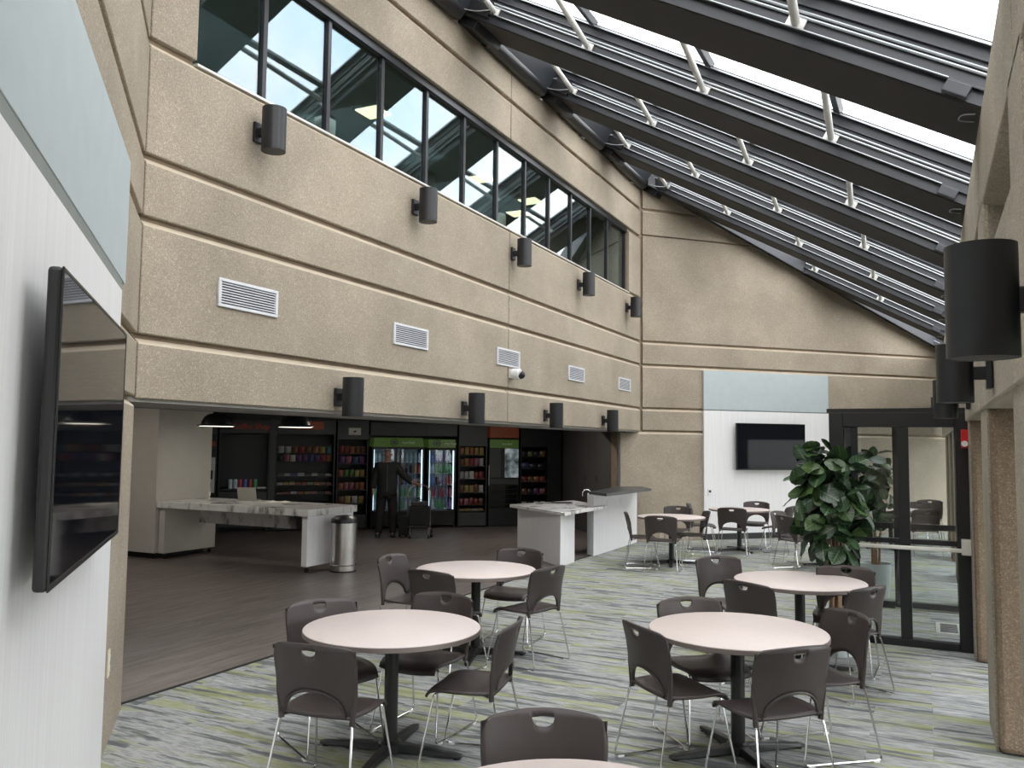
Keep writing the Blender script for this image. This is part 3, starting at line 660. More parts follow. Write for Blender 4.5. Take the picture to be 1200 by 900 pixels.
# ---------------------------------------------------------------- televisions
def tv(label, p, ang, wd=.86, hh=.475, off=.155):
    """p on the wall plane, local +x = out of the wall"""
    t = thing('television', label, 'television', p, ang)
    B(off-.045, off-.004, -wd/2*0-.83, .83, -.475, .475).build('casing', 'tv_body', t, bevel=.012)
    B(off-.075, off-.045, -.6, .6, -.33, .25).build('rear_housing', 'tv_body', t, bevel=.02)
    b_ = MB(); b_.box(off-.006, off, -.83, .83, .463, .475).box(off-.006, off, -.83, .83, -.475, -.455).box(off-.006, off, -.83, -.818, -.455, .463).box(off-.006, off, .818, .83, -.455, .463)
    b_.build('bezel', 'tv_body', t, bevel=.002)
    B(off-.006, off-.002, -.818, .818, -.455, .463).build('screen', 'tv_screen', t)
    B(.0, .03, -.3, .3, -.2, .2).build('wall_mount', 'black_metal', t); 
    for s_ in (-.25, .25): B(.03, off-.07, s_-.03, s_+.03, -.15, .15).build('mount_arm', 'black_metal', t)
    return t
p = lx(3.57, .0); tv('large wall television seen edge-on on the white panel at the left', (p.x, p.y, 1.885), math.atan2(NL.y, NL.x))
p = fx(10.60, .045-.0); tv('black wall television on the white panel of the far wall', (p.x, p.y, 1.865), math.atan2(NF.y, NF.x), off=.11)

# ---------------------------------------------------------------- glass vestibule
def frame_rect(parent, x0, x1, z0, z1, y, w_=.06, d=.06, mat='frame_black', nm='stile'):
    B(x0, x0+w_, y-d/2, y+d/2, z0, z1).build(nm, mat, parent, bevel=.004); B(x1-w_, x1, y-d/2, y+d/2, z0, z1).build(nm, mat, parent, bevel=.004)
    B(x0+w_, x1-w_, y-d/2, y+d/2, z1-w_, z1).build('rail', mat, parent, bevel=.004); B(x0+w_, x1-w_, y-d/2, y+d/2, z0, z0+w_).build('rail', mat, parent, bevel=.004)
dr = struct('door_1')
Yf = 8.9
B(-.86, -.73, Yf-.05, Yf+.07, 0, 2.2).build('post', 'frame_black', dr, bevel=.005); B(.24, .35, Yf-.05, Yf+.07, 0, 2.2).build('post', 'frame_black', dr, bevel=.005)
B(-.73, .24, Yf-.05, Yf+.07, 2.06, 2.2).build('header', 'frame_black', dr, bevel=.005); B(-.73, .24, Yf-.04, Yf+.05, 0, .07).build('threshold', 'frame_black', dr, bevel=.004)
B(-.66, -.60, Yf-.03, Yf+.04, .07, 2.06).build('stile', 'frame_black', dr, bevel=.004); B(-.25, -.15, Yf-.04, Yf+.05, .07, 2.06).build('mullion', 'frame_black', dr, bevel=.004)
B(-.73, -.66, Yf, Yf+.008, .07, 2.06).build('pane', 'cabinet_glass', dr); B(-.60, -.25, Yf, Yf+.008, .07, 2.06).build('pane', 'door_glass', dr); B(-.15, .24, Yf, Yf+.008, .07, 2.06).build('pane', 'door_glass', dr)
B(-.60, .24, Yf-.035, Yf+.04, .955, 1.0).build('mid_rail', 'frame_black', dr, bevel=.003)
pb = B(-.66, .345, Yf-.13, Yf-.09, .91, .945).build('push_bar', 'door_bar', dr, bevel=.008)
B(.27, .355, Yf-.15, Yf-.05, .89, 1.03).build('bar_end', 'door_bar', pb, bevel=.006); B(-.68, -.63, Yf-.13, Yf-.03, .90, .955).build('bar_end', 'door_bar', pb, bevel=.006)
d2 = struct('door_2')
Yr = 10.9
frame_rect(d2, -.36, .35, 0.02, 2.2, Yr, .065); B(-.3, .28, Yr-.03, Yr+.03, .92, .985).build('mid_rail', 'frame_black', d2, bevel=.003); B(-.295, .285, Yr, Yr+.008, .08, 2.14).build('pane', 'door_glass', d2)
B(-.84, -.36, Yr-.03, Yr+.03, .0, .08).build('rail', 'frame_black', d2, bevel=.003); B(-.84, -.36, Yr-.03, Yr+.03, 2.12, 2.2).build('rail', 'frame_black', d2, bevel=.003); B(-.84, -.36, Yr-.03, Yr+.03, .92, .985).build('mid_rail', 'frame_black', d2, bevel=.003)
B(-.86, -.80, Yr-.04, Yr+.04, 0, 2.2).build('post', 'frame_black', d2, bevel=.004); B(-.80, -.36, Yr, Yr+.008, .08, 2.12).build('pane', 'door_glass', d2)
sd = struct('window_3')
B(-.845, -.835, Yf+.07, Yr-.04, .06, 2.12).build('pane', 'door_glass', sd); B(-.87, -.81, Yf+.07, Yr-.04, 0, .06).build('rail', 'frame_black', sd); B(-.87, -.81, Yf+.07, Yr-.04, 2.12, 2.2).build('rail', 'frame_black', sd)
B(-.88, .36, Yf-.05, Yr+.05, 2.2, 2.24).build('trim_3', 'frame_black'); tag(D.objects['trim_3'], kind='structure')

# ---------------------------------------------------------------- fig plants
def leaf_mesh():
    vs = []; fs = []; n = 10
    for i in range(n+1):
        y = i/n; w_ = .40*math.sin(PI*min(1, y*.97+.03))**.6*(.62+.5*y); w_ = max(w_, .02) if i < n else .05; dz = -.22*y*y
        rp = .018*math.sin(i*1.7)
        vs += [(-w_, y, dz+.09*w_+rp), (-w_*.55, y, dz-.01), (0, y, dz-.035), (w_*.55, y, dz-.01), (w_, y, dz+.09*w_-rp)]
    for i in range(n):
        for j in range(4): a = i*5+j; fs.append((a, a+1, a+6, a+5))
    me = D.meshes.new('leaf'); me.from_pydata(vs, [], fs); me.materials.append(M['leaf'])
    for p in me.polygons: p.use_smooth = True
    return me
LM = leaf_mesh()
def fig(label, loc, blobs, nleaf, stems, seed, lsz):
    rd = random.Random(seed); t = thing('fig_tree', label, 'plant', loc)
    for st in stems: MB().tube(st, [.016-.008*i/(len(st)-1) for i in range(len(st))], 8).build('stem', 'bark', t, smooth=True)
    for i in range(nleaf):
        c, rad = blobs[i % len(blobs)]
        d = Vector((rd.gauss(0, 1), rd.gauss(0, 1), rd.gauss(0, 1))).normalized(); rr = rd.uniform(.45, 1.0)**.6
        p = Vector((c[0]+d.x*rad[0]*rr, c[1]+d.y*rad[1]*rr, c[2]+d.z*rad[2]*rr))
        o = D.objects.new('leaf', LM); COL.objects.link(o); o.parent = t; o.location = p
        tang = Vector((rd.gauss(0, 1), rd.gauss(0, 1), rd.gauss(-.5, .8))); tang -= d*tang.dot(d)
        out_ = (d*rd.uniform(.1, .9)+tang.normalized()*rd.uniform(.4, 1.0)).normalized()
        upv = (d*rd.uniform(.5, 1.2)+Vector((rd.uniform(-.3, .3), rd.uniform(-.3, .3), rd.uniform(.2, .9)))).normalized()
        x = out_.cross(upv).normalized(); z = x.cross(out_)
        mt = Matrix((x, out_, z)).transposed(); o.rotation_euler = mt.to_euler(); s_ = lsz*rd.uniform(.7, 1.2); o.scale = (s_, s_, s_)
    return t
def stemset(base, top, n, rd, spread):
    o = []
    for i in range(n):
        a = 2*PI*i/n+.4; b_ = Vector((base[0]+.04*math.cos(a), base[1]+.04*math.sin(a), base[2])); tp_ = Vector((top[0]+spread*math.cos(a), top[1]+spread*math.sin(a), top[2]*rd.uniform(.75, 1)))
        md = b_.lerp(tp_, .45)+Vector((rd.uniform(-.02, .02), rd.uniform(-.02, .02), 0)); md.x -= (tp_.x-b_.x)*.2; md.y -= (tp_.y-b_.y)*.2
        o.append([b_, md, tp_])
    return o
rd = random.Random(3)
f1 = fig('tall leafy fiddle-leaf fig in a white pot, left of the glass doors', (-.77, 8.24, 0),
    [((0, 0, 1.55), (.24, .24, .22)), ((-.10, -.03, 1.72), (.16, .18, .16)), ((.06, 0, 1.28), (.23, .22, .22)), ((-.10, 0, 1.40), (.26, .24, .26)), ((-.04, -.02, 1.05), (.22, .2, .18))], 215,
    stemset((0, 0, .36), (0, 0, 1.6), 5, rd, .09), 11, .20)
MB().lathe([(0, 0), (.145, 0), (.15, .01), (.185, .40), (.175, .40), (.165, .35), (0, .35)], 32).build('pot', 'pot_white', f1, smooth=True)
MB().lathe([(0, .34), (.168, .34), (.16, .358), (0, .365)], 24).build('soil', 'soil', f1, smooth=True)
f2 = fig('second fig plant in a white round pot behind the glass', (-.60, 11.6, 0),
    [((-.02, 0, 1.42), (.30, .28, .34)), ((.02, 0, 1.15), (.28, .26, .3)), ((-.05, 0, 1.66), (.2, .2, .16))], 140, stemset((0, 0, .38), (0, 0, 1.5), 4, rd, .09), 23, .18)
MB().lathe([(0, 0), (.145, 0), (.15, .01), (.185, .42), (.175, .42), (.165, .37), (0, .37)], 32).build('pot', 'pot_white', f2, smooth=True)
MB().lathe([(0, .36), (.168, .36), (.16, .378), (0, .385)], 24).build('soil', 'soil', f2, smooth=True)

# ---------------------------------------------------------------- marble desk
t = thing('reception_desk', 'long marble-topped desk on white end panels and castors in the shop', 'desk', (0, 0, 0))
B(-10.86, -7.85, 9.45, 10.6, .80, .90).build('marble_top', 'marble', t, bevel=.006)
ep = B(-7.99, -7.89, 9.50, 10.56, .09, .80).build('end_panel', 'white_wood', t, bevel=.004); e2 = B(-10.84, -10.72, 9.50, 10.56, .09, .80).build('end_panel', 'store_plaster', t, bevel=.004)
B(-10.72, -7.99, 10.2, 10.24, .52, .80).build('marble_apron', 'marble', t, bevel=.003)
for x, y, q in ((-7.94, 9.56, ep), (-7.94, 10.5, ep), (-10.78, 9.56, e2), (-10.78, 10.5, e2)):
    MB().tube([(x, y-.012, .035), (x, y+.012, .035)], .035, 14).build('castor', 'black_plastic', q); 
t = thing('laptop', 'open laptop with its lid back toward the viewer on the marble desk', 'laptop', (-9.83, 10.35, .9), math.radians(25))
B(-.15, .15, -.02, .2, 0, .016).build('keyboard_base', 'laptop_shell', t, bevel=.004)
MB().prism([(-.15, -.02, .016), (.15, -.02, .016), (.15, -.10, .215), (-.15, -.10, .215)], (0, .01, .004)).build('lid', 'laptop_shell', t, bevel=.003)
t = thing('open_notebook', 'open white notebook lying on the marble desk', 'notebook', (-9.2, 10.3, .9), math.radians(20))
for s_ in (-1, 1):
    MB().prism([(0, -.13, .004), (s_*.10, -.13, .022), (s_*.2, -.13, .008), (s_*.2, -.13, .002), (0, -.13, .0)], (0, .26, 0)).build('page', 'paper', t)
t = thing('tap_stand', 'small lit cream candle-like stand at the left end of the marble desk', 'lamp', (-10.62, 10.3, .9))
MB().lathe([(0, 0), (.03, 0), (.03, .01), (.012, .015), (.012, .06), (0, .06)], 12).build('holder', 'aluminium', t, smooth=True); MB().lathe([(0, .06), (.02, .06), (.02, .12), (0, .125)], 12).build('shade', 'switch_plate', t, smooth=True)
# trash can
t = thing('trash_can', 'round brushed steel trash can with black dome lid beside the marble desk', 'trash can', (-7.60, 9.96, 0))
MB().lathe([(0, .012), (.185, .012), (.185, .70), (.17, .70), (.17, .05), (0, .05)], 36).build('body', 'steel_brushed', t, smooth=True)
MB().lathe([(0, 0), (.188, 0), (.188, .02), (0, .02)], 36).build('base_ring', 'black_plastic', t); MB().lathe([(.186, .085), (.191, .09), (.191, .098), (.186, .103)], 36).build('band', 'chrome', t, smooth=True)
MB().lathe([(.188, .695), (.192, .71), (.18, .755), (.13, .79), (.07, .80), (0, .802)], 36).build('lid', 'black_plastic', t, smooth=True)
for x, y in ((-8.2, 7.2), (-8.2, 12.2), (-11.2, 7.6), (-7.0, 15.0)):  # added fill: unseen area lights that lift the dark shop interior
    ld = D.lights.new('shop_fill_light', 'AREA'); ld.shape = 'DISK'; ld.size = .35; ld.energy = 8; ld.color = (1, .93, .84); lo = D.objects.new('shop_fill_light', ld); COL.objects.link(lo); lo.location = (x, y, 2.70)
# pendants
def make_pend():
    t = thing('pendant_lamp', '', 'pendant lamp')
    MB().lathe([(.29, 0), (.285, .012), (.235, .03), (.225, .07), (.19, .135), (.13, .18), (.05, .20), (.035, .23), (.0, .235)], 32).build('shade', 'black_metal', t, smooth=True, solid=.004)
    MB().lathe([(.26, -.004), (.0, -.002)], 32).build('diffuser', 'lamp_glow', t)
    MB().tube([(0, 0, .23), (0, 0, .64)], .006, 6).build('cord', 'black_plastic', t)
    MB().tube(smoothpath([(0, 0, .235), (.04, .05, .26), (.10, -.02, .22)], .03), .004, 6).build('cable_tie', 'conduit_grey', t)
    return t
p0_ = make_pend(); p0_.location = (-9.90, 9.70, 2.085); p0_['label'] = 'black dome pendant lamp over the left end of the marble desk'; p0_['group'] = 'pendants over the desk'
dup(p0_, (-8.85, 10.30, 2.085), 0, 'black dome pendant lamp over the middle of the marble desk, before the snack shelves', 'pendants over the desk')

# ---------------------------------------------------------------- island and bar
t = thing('island_counter', 'low white island cabinet with a white and black marble top and sink', 'counter')
MB().poly([(-5.05, 11.97), (-5.05, 12.55), (-5.75, 13.85), (-6.35, 13.15)], .0, .78).build('cabinet', 'white_wood', t, bevel=.004)
MB().poly([(-4.93, 11.85), (-4.93, 13.72), (-5.035, 13.72), (-5.035, 13.37), (-5.26, 13.61), (-5.26, 14.0), (-5.9, 14.6), (-6.42, 12.98)], .78, .83).build('marble_top', 'marble', t, bevel=.006)
sk = MB().poly([(-5.55, 13.70), (-5.75, 14.15), (-6.1, 13.9), (-5.9, 13.5)], .8295, .834).build('sink_rim', 'steel_brushed', t); MB().poly([(-5.58, 13.73), (-5.76, 14.10), (-6.05, 13.88), (-5.88, 13.55)], .834, .836).build('basin', 'black_plastic', sk)
t = thing('faucet', 'chrome gooseneck faucet beside the bar wall', 'faucet', (-5.32, 13.98, .83), math.radians(-150))
arc = [(0, 0, 0), (0, 0, .17)]+[(.075-.075*math.cos(a), 0, .17+.075*math.sin(a)) for a in [PI*i/8 for i in range(1, 9)]]+[(.15, 0, .13)]
MB().tube(arc, .011, 10).build('spout', 'chrome', t, smooth=True); MB().lathe([(0, 0), (.026, 0), (.026, .02), (0, .025)], 16).build('base', 'chrome', t, smooth=True); MB().tube([(0, 0, .06), (0, .06, .085)], .007, 8).build('lever', 'chrome', t, smooth=True)
t = thing('bar_counter', 'raised white bar wall with a dark slab top reaching the far wall', 'counter')
MB().poly([(-5.04, 13.38), (-5.04, 15.74), (-5.25, 15.55), (-5.25, 13.62)], 0, 1.03).build('bar_wall', 'white_wood', t, bevel=.004)
MB().poly([(-4.66, 12.95), (-4.56, 15.1), (-4.98, 15.72), (-5.32, 15.4), (-5.12, 13.35)], 1.03, 1.075).build('dark_top', 'counter_dark', t, bevel=.006)
for y in (14.05, 14.75): B(-5.04, -5.034, y, y+.08, .78, .90).build('outlet_plate', 'white_plastic', t)

# ================================================================ SHOP UNITS (frame: local x along the wall, -y toward the viewer)
RX = (PI/2, 0, 0)
def unit(name, label, cat, s_, width, group=None):
    p = sp(s_+width/2); return thing(name, label, cat, (p.x, p.y, 0), PI/4, group)
def put(s_, y, z):                      # world point of shop coordinates
    p = sp(s_, y); return (p.x, p.y, z)
def carcass(t, wd, z1, mat='dark_unit', depth=.6):
    h = wd/2
    B(-h, -h+.03, 0, depth, 0, z1).build('side_panel', mat, t, bevel=.003); B(h-.03, h, 0, depth, 0, z1).build('side_panel', mat, t, bevel=.003)
    B(-h+.03, h-.03, depth-.02, depth, 0, z1).build('back_panel', mat, t); B(-h+.03, h-.03, 0, depth-.02, z1-.03, z1).build('top_panel', mat, t)
def shelf(t, wd, z, mat='dark_unit', y0=.04, y1=.58, th=.018):
    return B(-wd/2+.03, wd/2-.03, y0, y1, z-th, z).build('shelf', mat, t, bevel=.002)
# shared goods meshes
def shared(mb, name, mat, **k):
    o = mb.build(name, mat, **k); me = o.data; D.objects.remove(o); return me
def bagmesh(mat):
    vs = []; fs = []; n = 4
    for j in range(n+1):
        v = j/n
        for sgn in (-1, 1):
            for i in range(n+1):
                u = i/n*2-1; th = .035*(1-u*u)*(1-(2*v-1)**2)
                vs.append((u*.5*(1-.06*math.sin(PI*v)), sgn*th, v))
    W_ = n+1
    for j in range(n):
        for sgn in (0, 1):
            for i in range(n): a = (j*2+sgn)*W_+i; fs.append((a, a+1, a+1+2*W_, a+2*W_))
    me = D.meshes.new('snack_bag'); me.from_pydata(vs, [], fs); me.materials.append(mat)
    for p in me.polygons: p.use_smooth = True
    return me
BAG = {k: bagmesh(v) for k, v in PK.items()}
BARM = {k: shared(MB().box(-.5, .5, -.5, .5, 0, 1), 'snack_box', v) for k, v in PK.items()}
BOT = {k: shared(MB().lathe([(0, 0), (.03, 0), (.032, .01), (.032, .13), (.028, .15), (.012, .185), (.012, .205), (0, .206)], 10), 'bottle', v, smooth=True) for k, v in BT.items()}
CAN = {k: shared(MB().lathe([(0, 0), (.026, 0), (.032, .01), (.032, .11), (.026, .12), (0, .12)], 10), 'can', v, smooth=True) for k, v in BT.items()}
def item(me, name, label, cat, group, loc, scale=(1, 1, 1), rz=PI/4):
    o = D.objects.new(name, me); COL.objects.link(o); o.location = loc; o.rotation_euler = (0, 0, rz); o.scale = scale; return tag(o, label, cat, group)
ORD = ['first', 'second', 'third', 'fourth', 'fifth', 'sixth', 'seventh', 'eighth', 'ninth', 'tenth', 'eleventh']
def bag_row(s_, wd, z, n, cols, label, group, bw=None, bh=.15, y=.1):
    for i in range(n):
        x = s_+.05+(wd-.1)*(i+.5)/n
        item(BAG[cols[i % len(cols)]], 'snack_bag', '%s snack bag, %s from left %s' % (cols[i % len(cols)], ORD[i], label[label.index(' on ' if ' on ' in label else ' hanging')+1:]), 'snack bag', group, put(x, y, z), ((bw or (wd-.12)/n*.92), 1, bh*random.uniform(.9, 1.05)))
def box_row(s_, wd, z, n, cols, label, group, bh=.06, y=.2, dep=.22):
    for i in range(n):
        x = s_+.05+(wd-.1)*(i+.5)/n
        item(BARM[cols[i % len(cols)]], 'snack_box', '%s packet, %s from left %s' % (cols[i % len(cols)], ORD[i], label[label.index(' on ')+1:]), 'snack box', group, put(x, y, z), ((wd-.12)/n*.92, dep, bh*random.uniform(.75, 1.1)))

# drinks dispenser far left
t = unit('hot_drinks_machine', 'tall dark machine with a white lower front, left edge of the shop wall', 'vending machine', -.82, .66)
B(-.33, .33, .02, .6, 0, 2.2).build('cabinet', 'dark_unit', t, bevel=.006); B(-.30, .30, .0, .02, .80, 1.52).build('white_front', 'white_plastic', t, bevel=.004); B(-.30, .30, .005, .02, 1.75, 1.84).build('orange_stripe', 'orange_sign', t)
B(-.31, .31, .0, .02, 2.0, 2.18).build('top_panel', 'header_grey', t)
c = B(.10, .26, -.10, .0, 1.08, 1.26).build('brew_head', 'black_plastic', t, bevel=.008); MB().lathe([(0, .90), (.05, .90), (.055, .98), (.04, 1.04), (0, 1.05)], 16, c=(.18, -.06)).build('pot', 'black_plastic', t, smooth=True); B(.15, .21, -.105, -.10, 1.13, 1.18).build('indicator', 'paper', t)
# coffee bay
t = unit('coffee_counter', 'black open coffee bay with a red script sign above', 'shelving', -.13, 1.0)
carcass(t, 1.0, 2.33); B(-.5, .5, -.01, .56, 2.02, 2.3).build('header', 'header_grey', t, bevel=.004); B(-.47, .47, .0, .58, .84, .88).build('counter_shelf', 'dark_unit', t, bevel=.003); B(-.47, .47, .02, .05, .1, .82).build('cupboard_door', 'header_grey', t, bevel=.003)
B(-.47, .47, .30, .32, .9, 2.0).build('chalk_panel', 'dark_unit', t)
text('Coffee Shop', .155, 'red_script', t, 'sign_lettering', (.10, -.014, 2.16), RX, .003, .35)
cupc = ['clear', 'clear', 'red', 'blue', 'red', 'green']
for i, c in enumerate(cupc):
    item(CAN[c], 'drink_can', ['pale slim can at the left end of the coffee counter', 'second pale slim can on the coffee counter', 'left red can on the coffee counter', 'blue can on the coffee counter', 'right red can on the coffee counter', 'dark green can at the right end of the coffee counter row'][i], 'can', 'cans on the coffee counter', put(.12+.098*i, .12, .88), (1.25, 1.25, 1.6))
t = thing('tray', 'thin grey tray at the right end of the coffee counter', 'tray', put(.74, .15, .88), PI/4); B(-.09, .09, -.08, .08, 0, .012).build('base', 'aluminium', t, bevel=.003); B(-.09, .09, -.08, -.07, .012, .03).build('rim', 'aluminium', t)
pt = unit('divider_post', 'dark grey upright post between the coffee bay and snack shelves', 'post', .87, .12)
B(-.06, .06, -.03, .6, 0, 2.33).build('upright', 'header_grey', pt, bevel=.004); B(-.06, .06, -.032, -.03, .0, .1).build('kick', 'kick_black', pt)
# snack bay 1
def snack_bay(label, s_, wd, header, levels, zb=.36, hz=2.02):
    t = unit('snack_shelf', label, 'shelving', s_, wd, 'snack shelving bays'); carcass(t, wd, 2.33)
    B(-wd/2, wd/2, -.012, .3, hz, 2.32).build('header', header, t, bevel=.004)
    for z in levels: shelf(t, wd, z)
    B(-wd/2+.03, wd/2-.03, .01, .5, .03, zb-.04).build('lower_cabinet', 'header_grey', t, bevel=.004)
    return t
t = snack_bay('wide snack shelving bay behind the second pendant, with two rows of hanging bags', .99, 1.23, 'header_grey', [1.14, .95, .76, .57])
B(-.22, .36, -.03, -.012, 2.12, 2.29).build('orange_plaque', 'orange_sign', t, bevel=.003)
for z in (1.79, 1.61): B(-.57, .57, .10, .12, z, z+.01).build('peg_rail', 'black_metal', t)
bag_row(.99, 1.23, 1.62, 8, ['silver', 'silver', 'brown', 'red', 'brown', 'orange', 'yellow', 'teal'], 'snack bag hanging on the top peg row of the wide snack bay', 'top row of hanging bags', bh=.155)
bag_row(.99, 1.23, 1.44, 9, ['dark', 'pink', 'white', 'purple', 'purple', 'blue', 'purple', 'red', 'orange'], 'snack bag hanging on the second peg row of the wide snack bay', 'second row of hanging bags', bh=.155)
box_row(.99, 1.23, 1.14, 8, ['dark', 'silver', 'blue', 'silver', 'dark', 'silver'], 'small grey packet on the upper shelf of the wide snack bay', 'upper shelf packets', .055)
box_row(.99, 1.23, .95, 9, ['silver', 'yellow', 'yellow', 'red', 'red', 'green', 'orange', 'brown', 'red'], 'bright snack packet on the middle shelf of the wide snack bay', 'middle shelf packets', .06)
box_row(.99, 1.23, .76, 8, ['brown', 'red', 'silver', 'orange', 'yellow', 'pink', 'dark'], 'snack packet on the low shelf of the wide snack bay', 'low shelf packets', .05)
t = snack_bay('narrow snack shelving bay with a white sign, left of the coolers', 2.26, .67, 'header_grey', [1.62, 1.40, 1.12, .84, .55], hz=1.92)
B(-.10, .16, -.02, -.012, 2.02, 2.17).build('white_sign', 'paper', t)
MB().prism([(.03, -.024, 2.06), (.065, -.024, 2.10), (.055, -.024, 2.12), (.03, -.024, 2.105), (.005, -.024, 2.12), (-.005, -.024, 2.10)], (0, .004, 0)).build('heart_mark', 'black_plastic', t)
for z, cols, nm in ((1.62, ['red', 'red', 'orange', 'brown', 'brown'], 'top'), (1.40, ['purple', 'pink', 'blue', 'purple'], 'second'), (1.12, ['orange', 'green', 'green', 'yellow', 'yellow'], 'middle'), (.84, ['orange', 'pink', 'pink', 'brown', 'orange'], 'fourth'), (.55, ['brown', 'yellow', 'silver', 'yellow'], 'bottom')):
    bag_row(2.26, .67, z, len(cols), cols, 'snack bag on %s shelf, bay left of the coolers' % nm, '%s shelf bags left of the coolers' % nm, bh=.16)
def cooler(label, s_, wd, doors, hz0, hz1):
    t = unit('drinks_cooler', label, 'cooler', s_, wd, 'drinks coolers'); h = wd/2
    B(-h+.02, -h+.06, .0, .6, .0, hz0).build('side_panel', 'dark_unit', t, bevel=.004); B(h-.06, h-.02, .0, .6, .0, hz0).build('side_panel', 'dark_unit', t, bevel=.004)
    B(-h+.06, h-.06, .56, .6, .3, hz0).build('back_panel', 'cooler_white', t); B(-h+.02, h-.02, .0, .6, .06, .34).build('base_grille', 'black_plastic', t, bevel=.004)
    B(-h+.02, h-.02, 0, .6, hz0-.04, hz0).build('top_panel', 'dark_unit', t)
    MB().prism([(-h+.04, -.03, hz0), (h-.04, -.03, hz0), (h-.07 if doors == 2 else h-.04, -.01, hz1), (-h+.07 if doors == 2 else -h+.04, -.01, hz1)], (0, .55, 0)).build('green_header', 'green_header', t, bevel=.006)
    cx = -.10 if doors == 2 else -.12; zc = (hz0+hz1)/2
    n = 24; ring = [(cx+.075*math.cos(2*PI*i/n), -.026, zc+.075*math.sin(2*PI*i/n)) for i in range(n+1)]
    MB().tube(ring, .007, 5).build('round_logo', 'kick_black', t); MB().tube([(cx, -.024, zc), (cx, -.030, zc)], .045, 16).build('logo_disc', 'header_grey', t)
    text('market', .10, 'cream_text', t, 'header_lettering', (cx+.30, -.030, zc), RX, .002, .3)
    ds = wd/doors
    for d in range(doors):
        x0 = -h+ds*d+.03; x1 = x0+ds-.06
        dr_ = B(x0, x0+.035, -.03, .0, .36, hz0-.02).build('door', 'black_plastic', t, bevel=.003)
        B(x1-.035, x1, -.03, 0, .36, hz0-.02).build('door_stile', 'black_plastic', dr_, bevel=.003); B(x0, x1, -.03, 0, .34, .38).build('door_rail', 'black_plastic', dr_, bevel=.003); B(x0, x1, -.03, 0, hz0-.05, hz0-.02).build('door_rail', 'black_plastic', dr_, bevel=.003)
        B(x0+.035, x1-.035, -.018, -.012, .38, hz0-.05).build('door_glass', 'cooler_glass', dr_)
    B(-h+.065, -h+.085, .02, .04, .40, hz0-.06).build('light_strip', 'cooler_strip', t); B(h-.085, h-.065, .02, .04, .40, hz0-.06).build('light_strip', 'cooler_strip', t)
    return t
c1_ = cooler('wide two-door drinks cooler with a green header behind the man', 2.98, 1.21, 2, 1.77, 1.97)
c2_ = cooler('narrow single-door drinks cooler with a green header', 4.21, .70, 1, 1.76, 1.95)
lv = [1.44, 1.20, .94, .68, .42]
for z in lv: shelf(c1_, 1.21, z, 'steel_brushed', .06, .55, .008); shelf(c2_, .70, z, 'steel_brushed', .06, .55, .008)
rows1 = [['clear'], ['brown', 'orange', 'red', 'brown'], ['brown', 'violet', 'brown', 'blue'], ['green', 'clear', 'green', 'green'], ['clear', 'brown', 'green', 'clear']]
rows2 = [['blue', 'blue', 'violet', 'violet', 'clear', 'clear'], ['clear', 'green', 'green', 'green', 'green'], ['blue', 'brown', 'violet', 'red', 'red'], ['red', 'violet', 'red', 'violet', 'red'], ['clear', 'green', 'green', 'green', 'violet', 'violet']]
nmz = ['top', 'second', 'third', 'fourth', 'bottom']
for j, z in enumerate(lv):
    for i in range(11):
        item(BOT[rows1[j][i % len(rows1[j])]], 'drink_bottle', '%s drink bottle, %s from left on %s shelf of the wide cooler' % (rows1[j][i % len(rows1[j])], ORD[i], nmz[j]), 'bottle', '%s shelf of the wide cooler' % nmz[j], put(2.98+.13+.095*i+(.02 if i > 5 else 0), .12, z))
    for i in range(7):
        c = rows2[j]; item(BOT[c[min(len(c)-1, i*len(c)//7)]], 'drink_bottle', '%s drink bottle, %s from left on %s shelf of the narrow cooler' % (c[min(len(c)-1, i*len(c)//7)], ORD[i], nmz[j]), 'bottle', '%s shelf of the narrow cooler' % nmz[j], put(4.21+.12+.077*i, .12, z))
B(-.62, .62, -.005, .5, 2.02, 2.3).build('header_board', 'header_grey', c1_, bevel=.003); B(-.35, .35, -.005, .5, 2.02, 2.3).build('header_board', 'header_grey', c2_, bevel=.003)
t = snack_bay('snack shelving bay right of the single-door cooler', 4.95, .67, 'header_grey', [1.61, 1.36, 1.07, .77, .49, .36], hz=1.80)
for z, cols, nm in ((1.61, ['orange', 'yellow', 'orange', 'yellow', 'yellow'], 'top'), (1.36, ['brown', 'orange', 'red', 'pink', 'silver'], 'second'), (1.07, ['silver', 'silver', 'white', 'red', 'red'], 'third'), (.77, ['brown', 'yellow', 'yellow', 'brown', 'white'], 'fourth'), (.47, ['red', 'pink', 'red', 'red', 'brown'], 'fifth')):
    bag_row(4.95, .67, z, len(cols), cols, 'snack bag on %s shelf, bay right of single-door cooler' % nm, '%s shelf bags right of the cooler' % nm, bh=.17)
box_row(4.95, .67, .36, 4, ['yellow', 'yellow', 'silver'], 'flat packet on lowest shelf right of single-door cooler', 'lowest flat packets', .04)
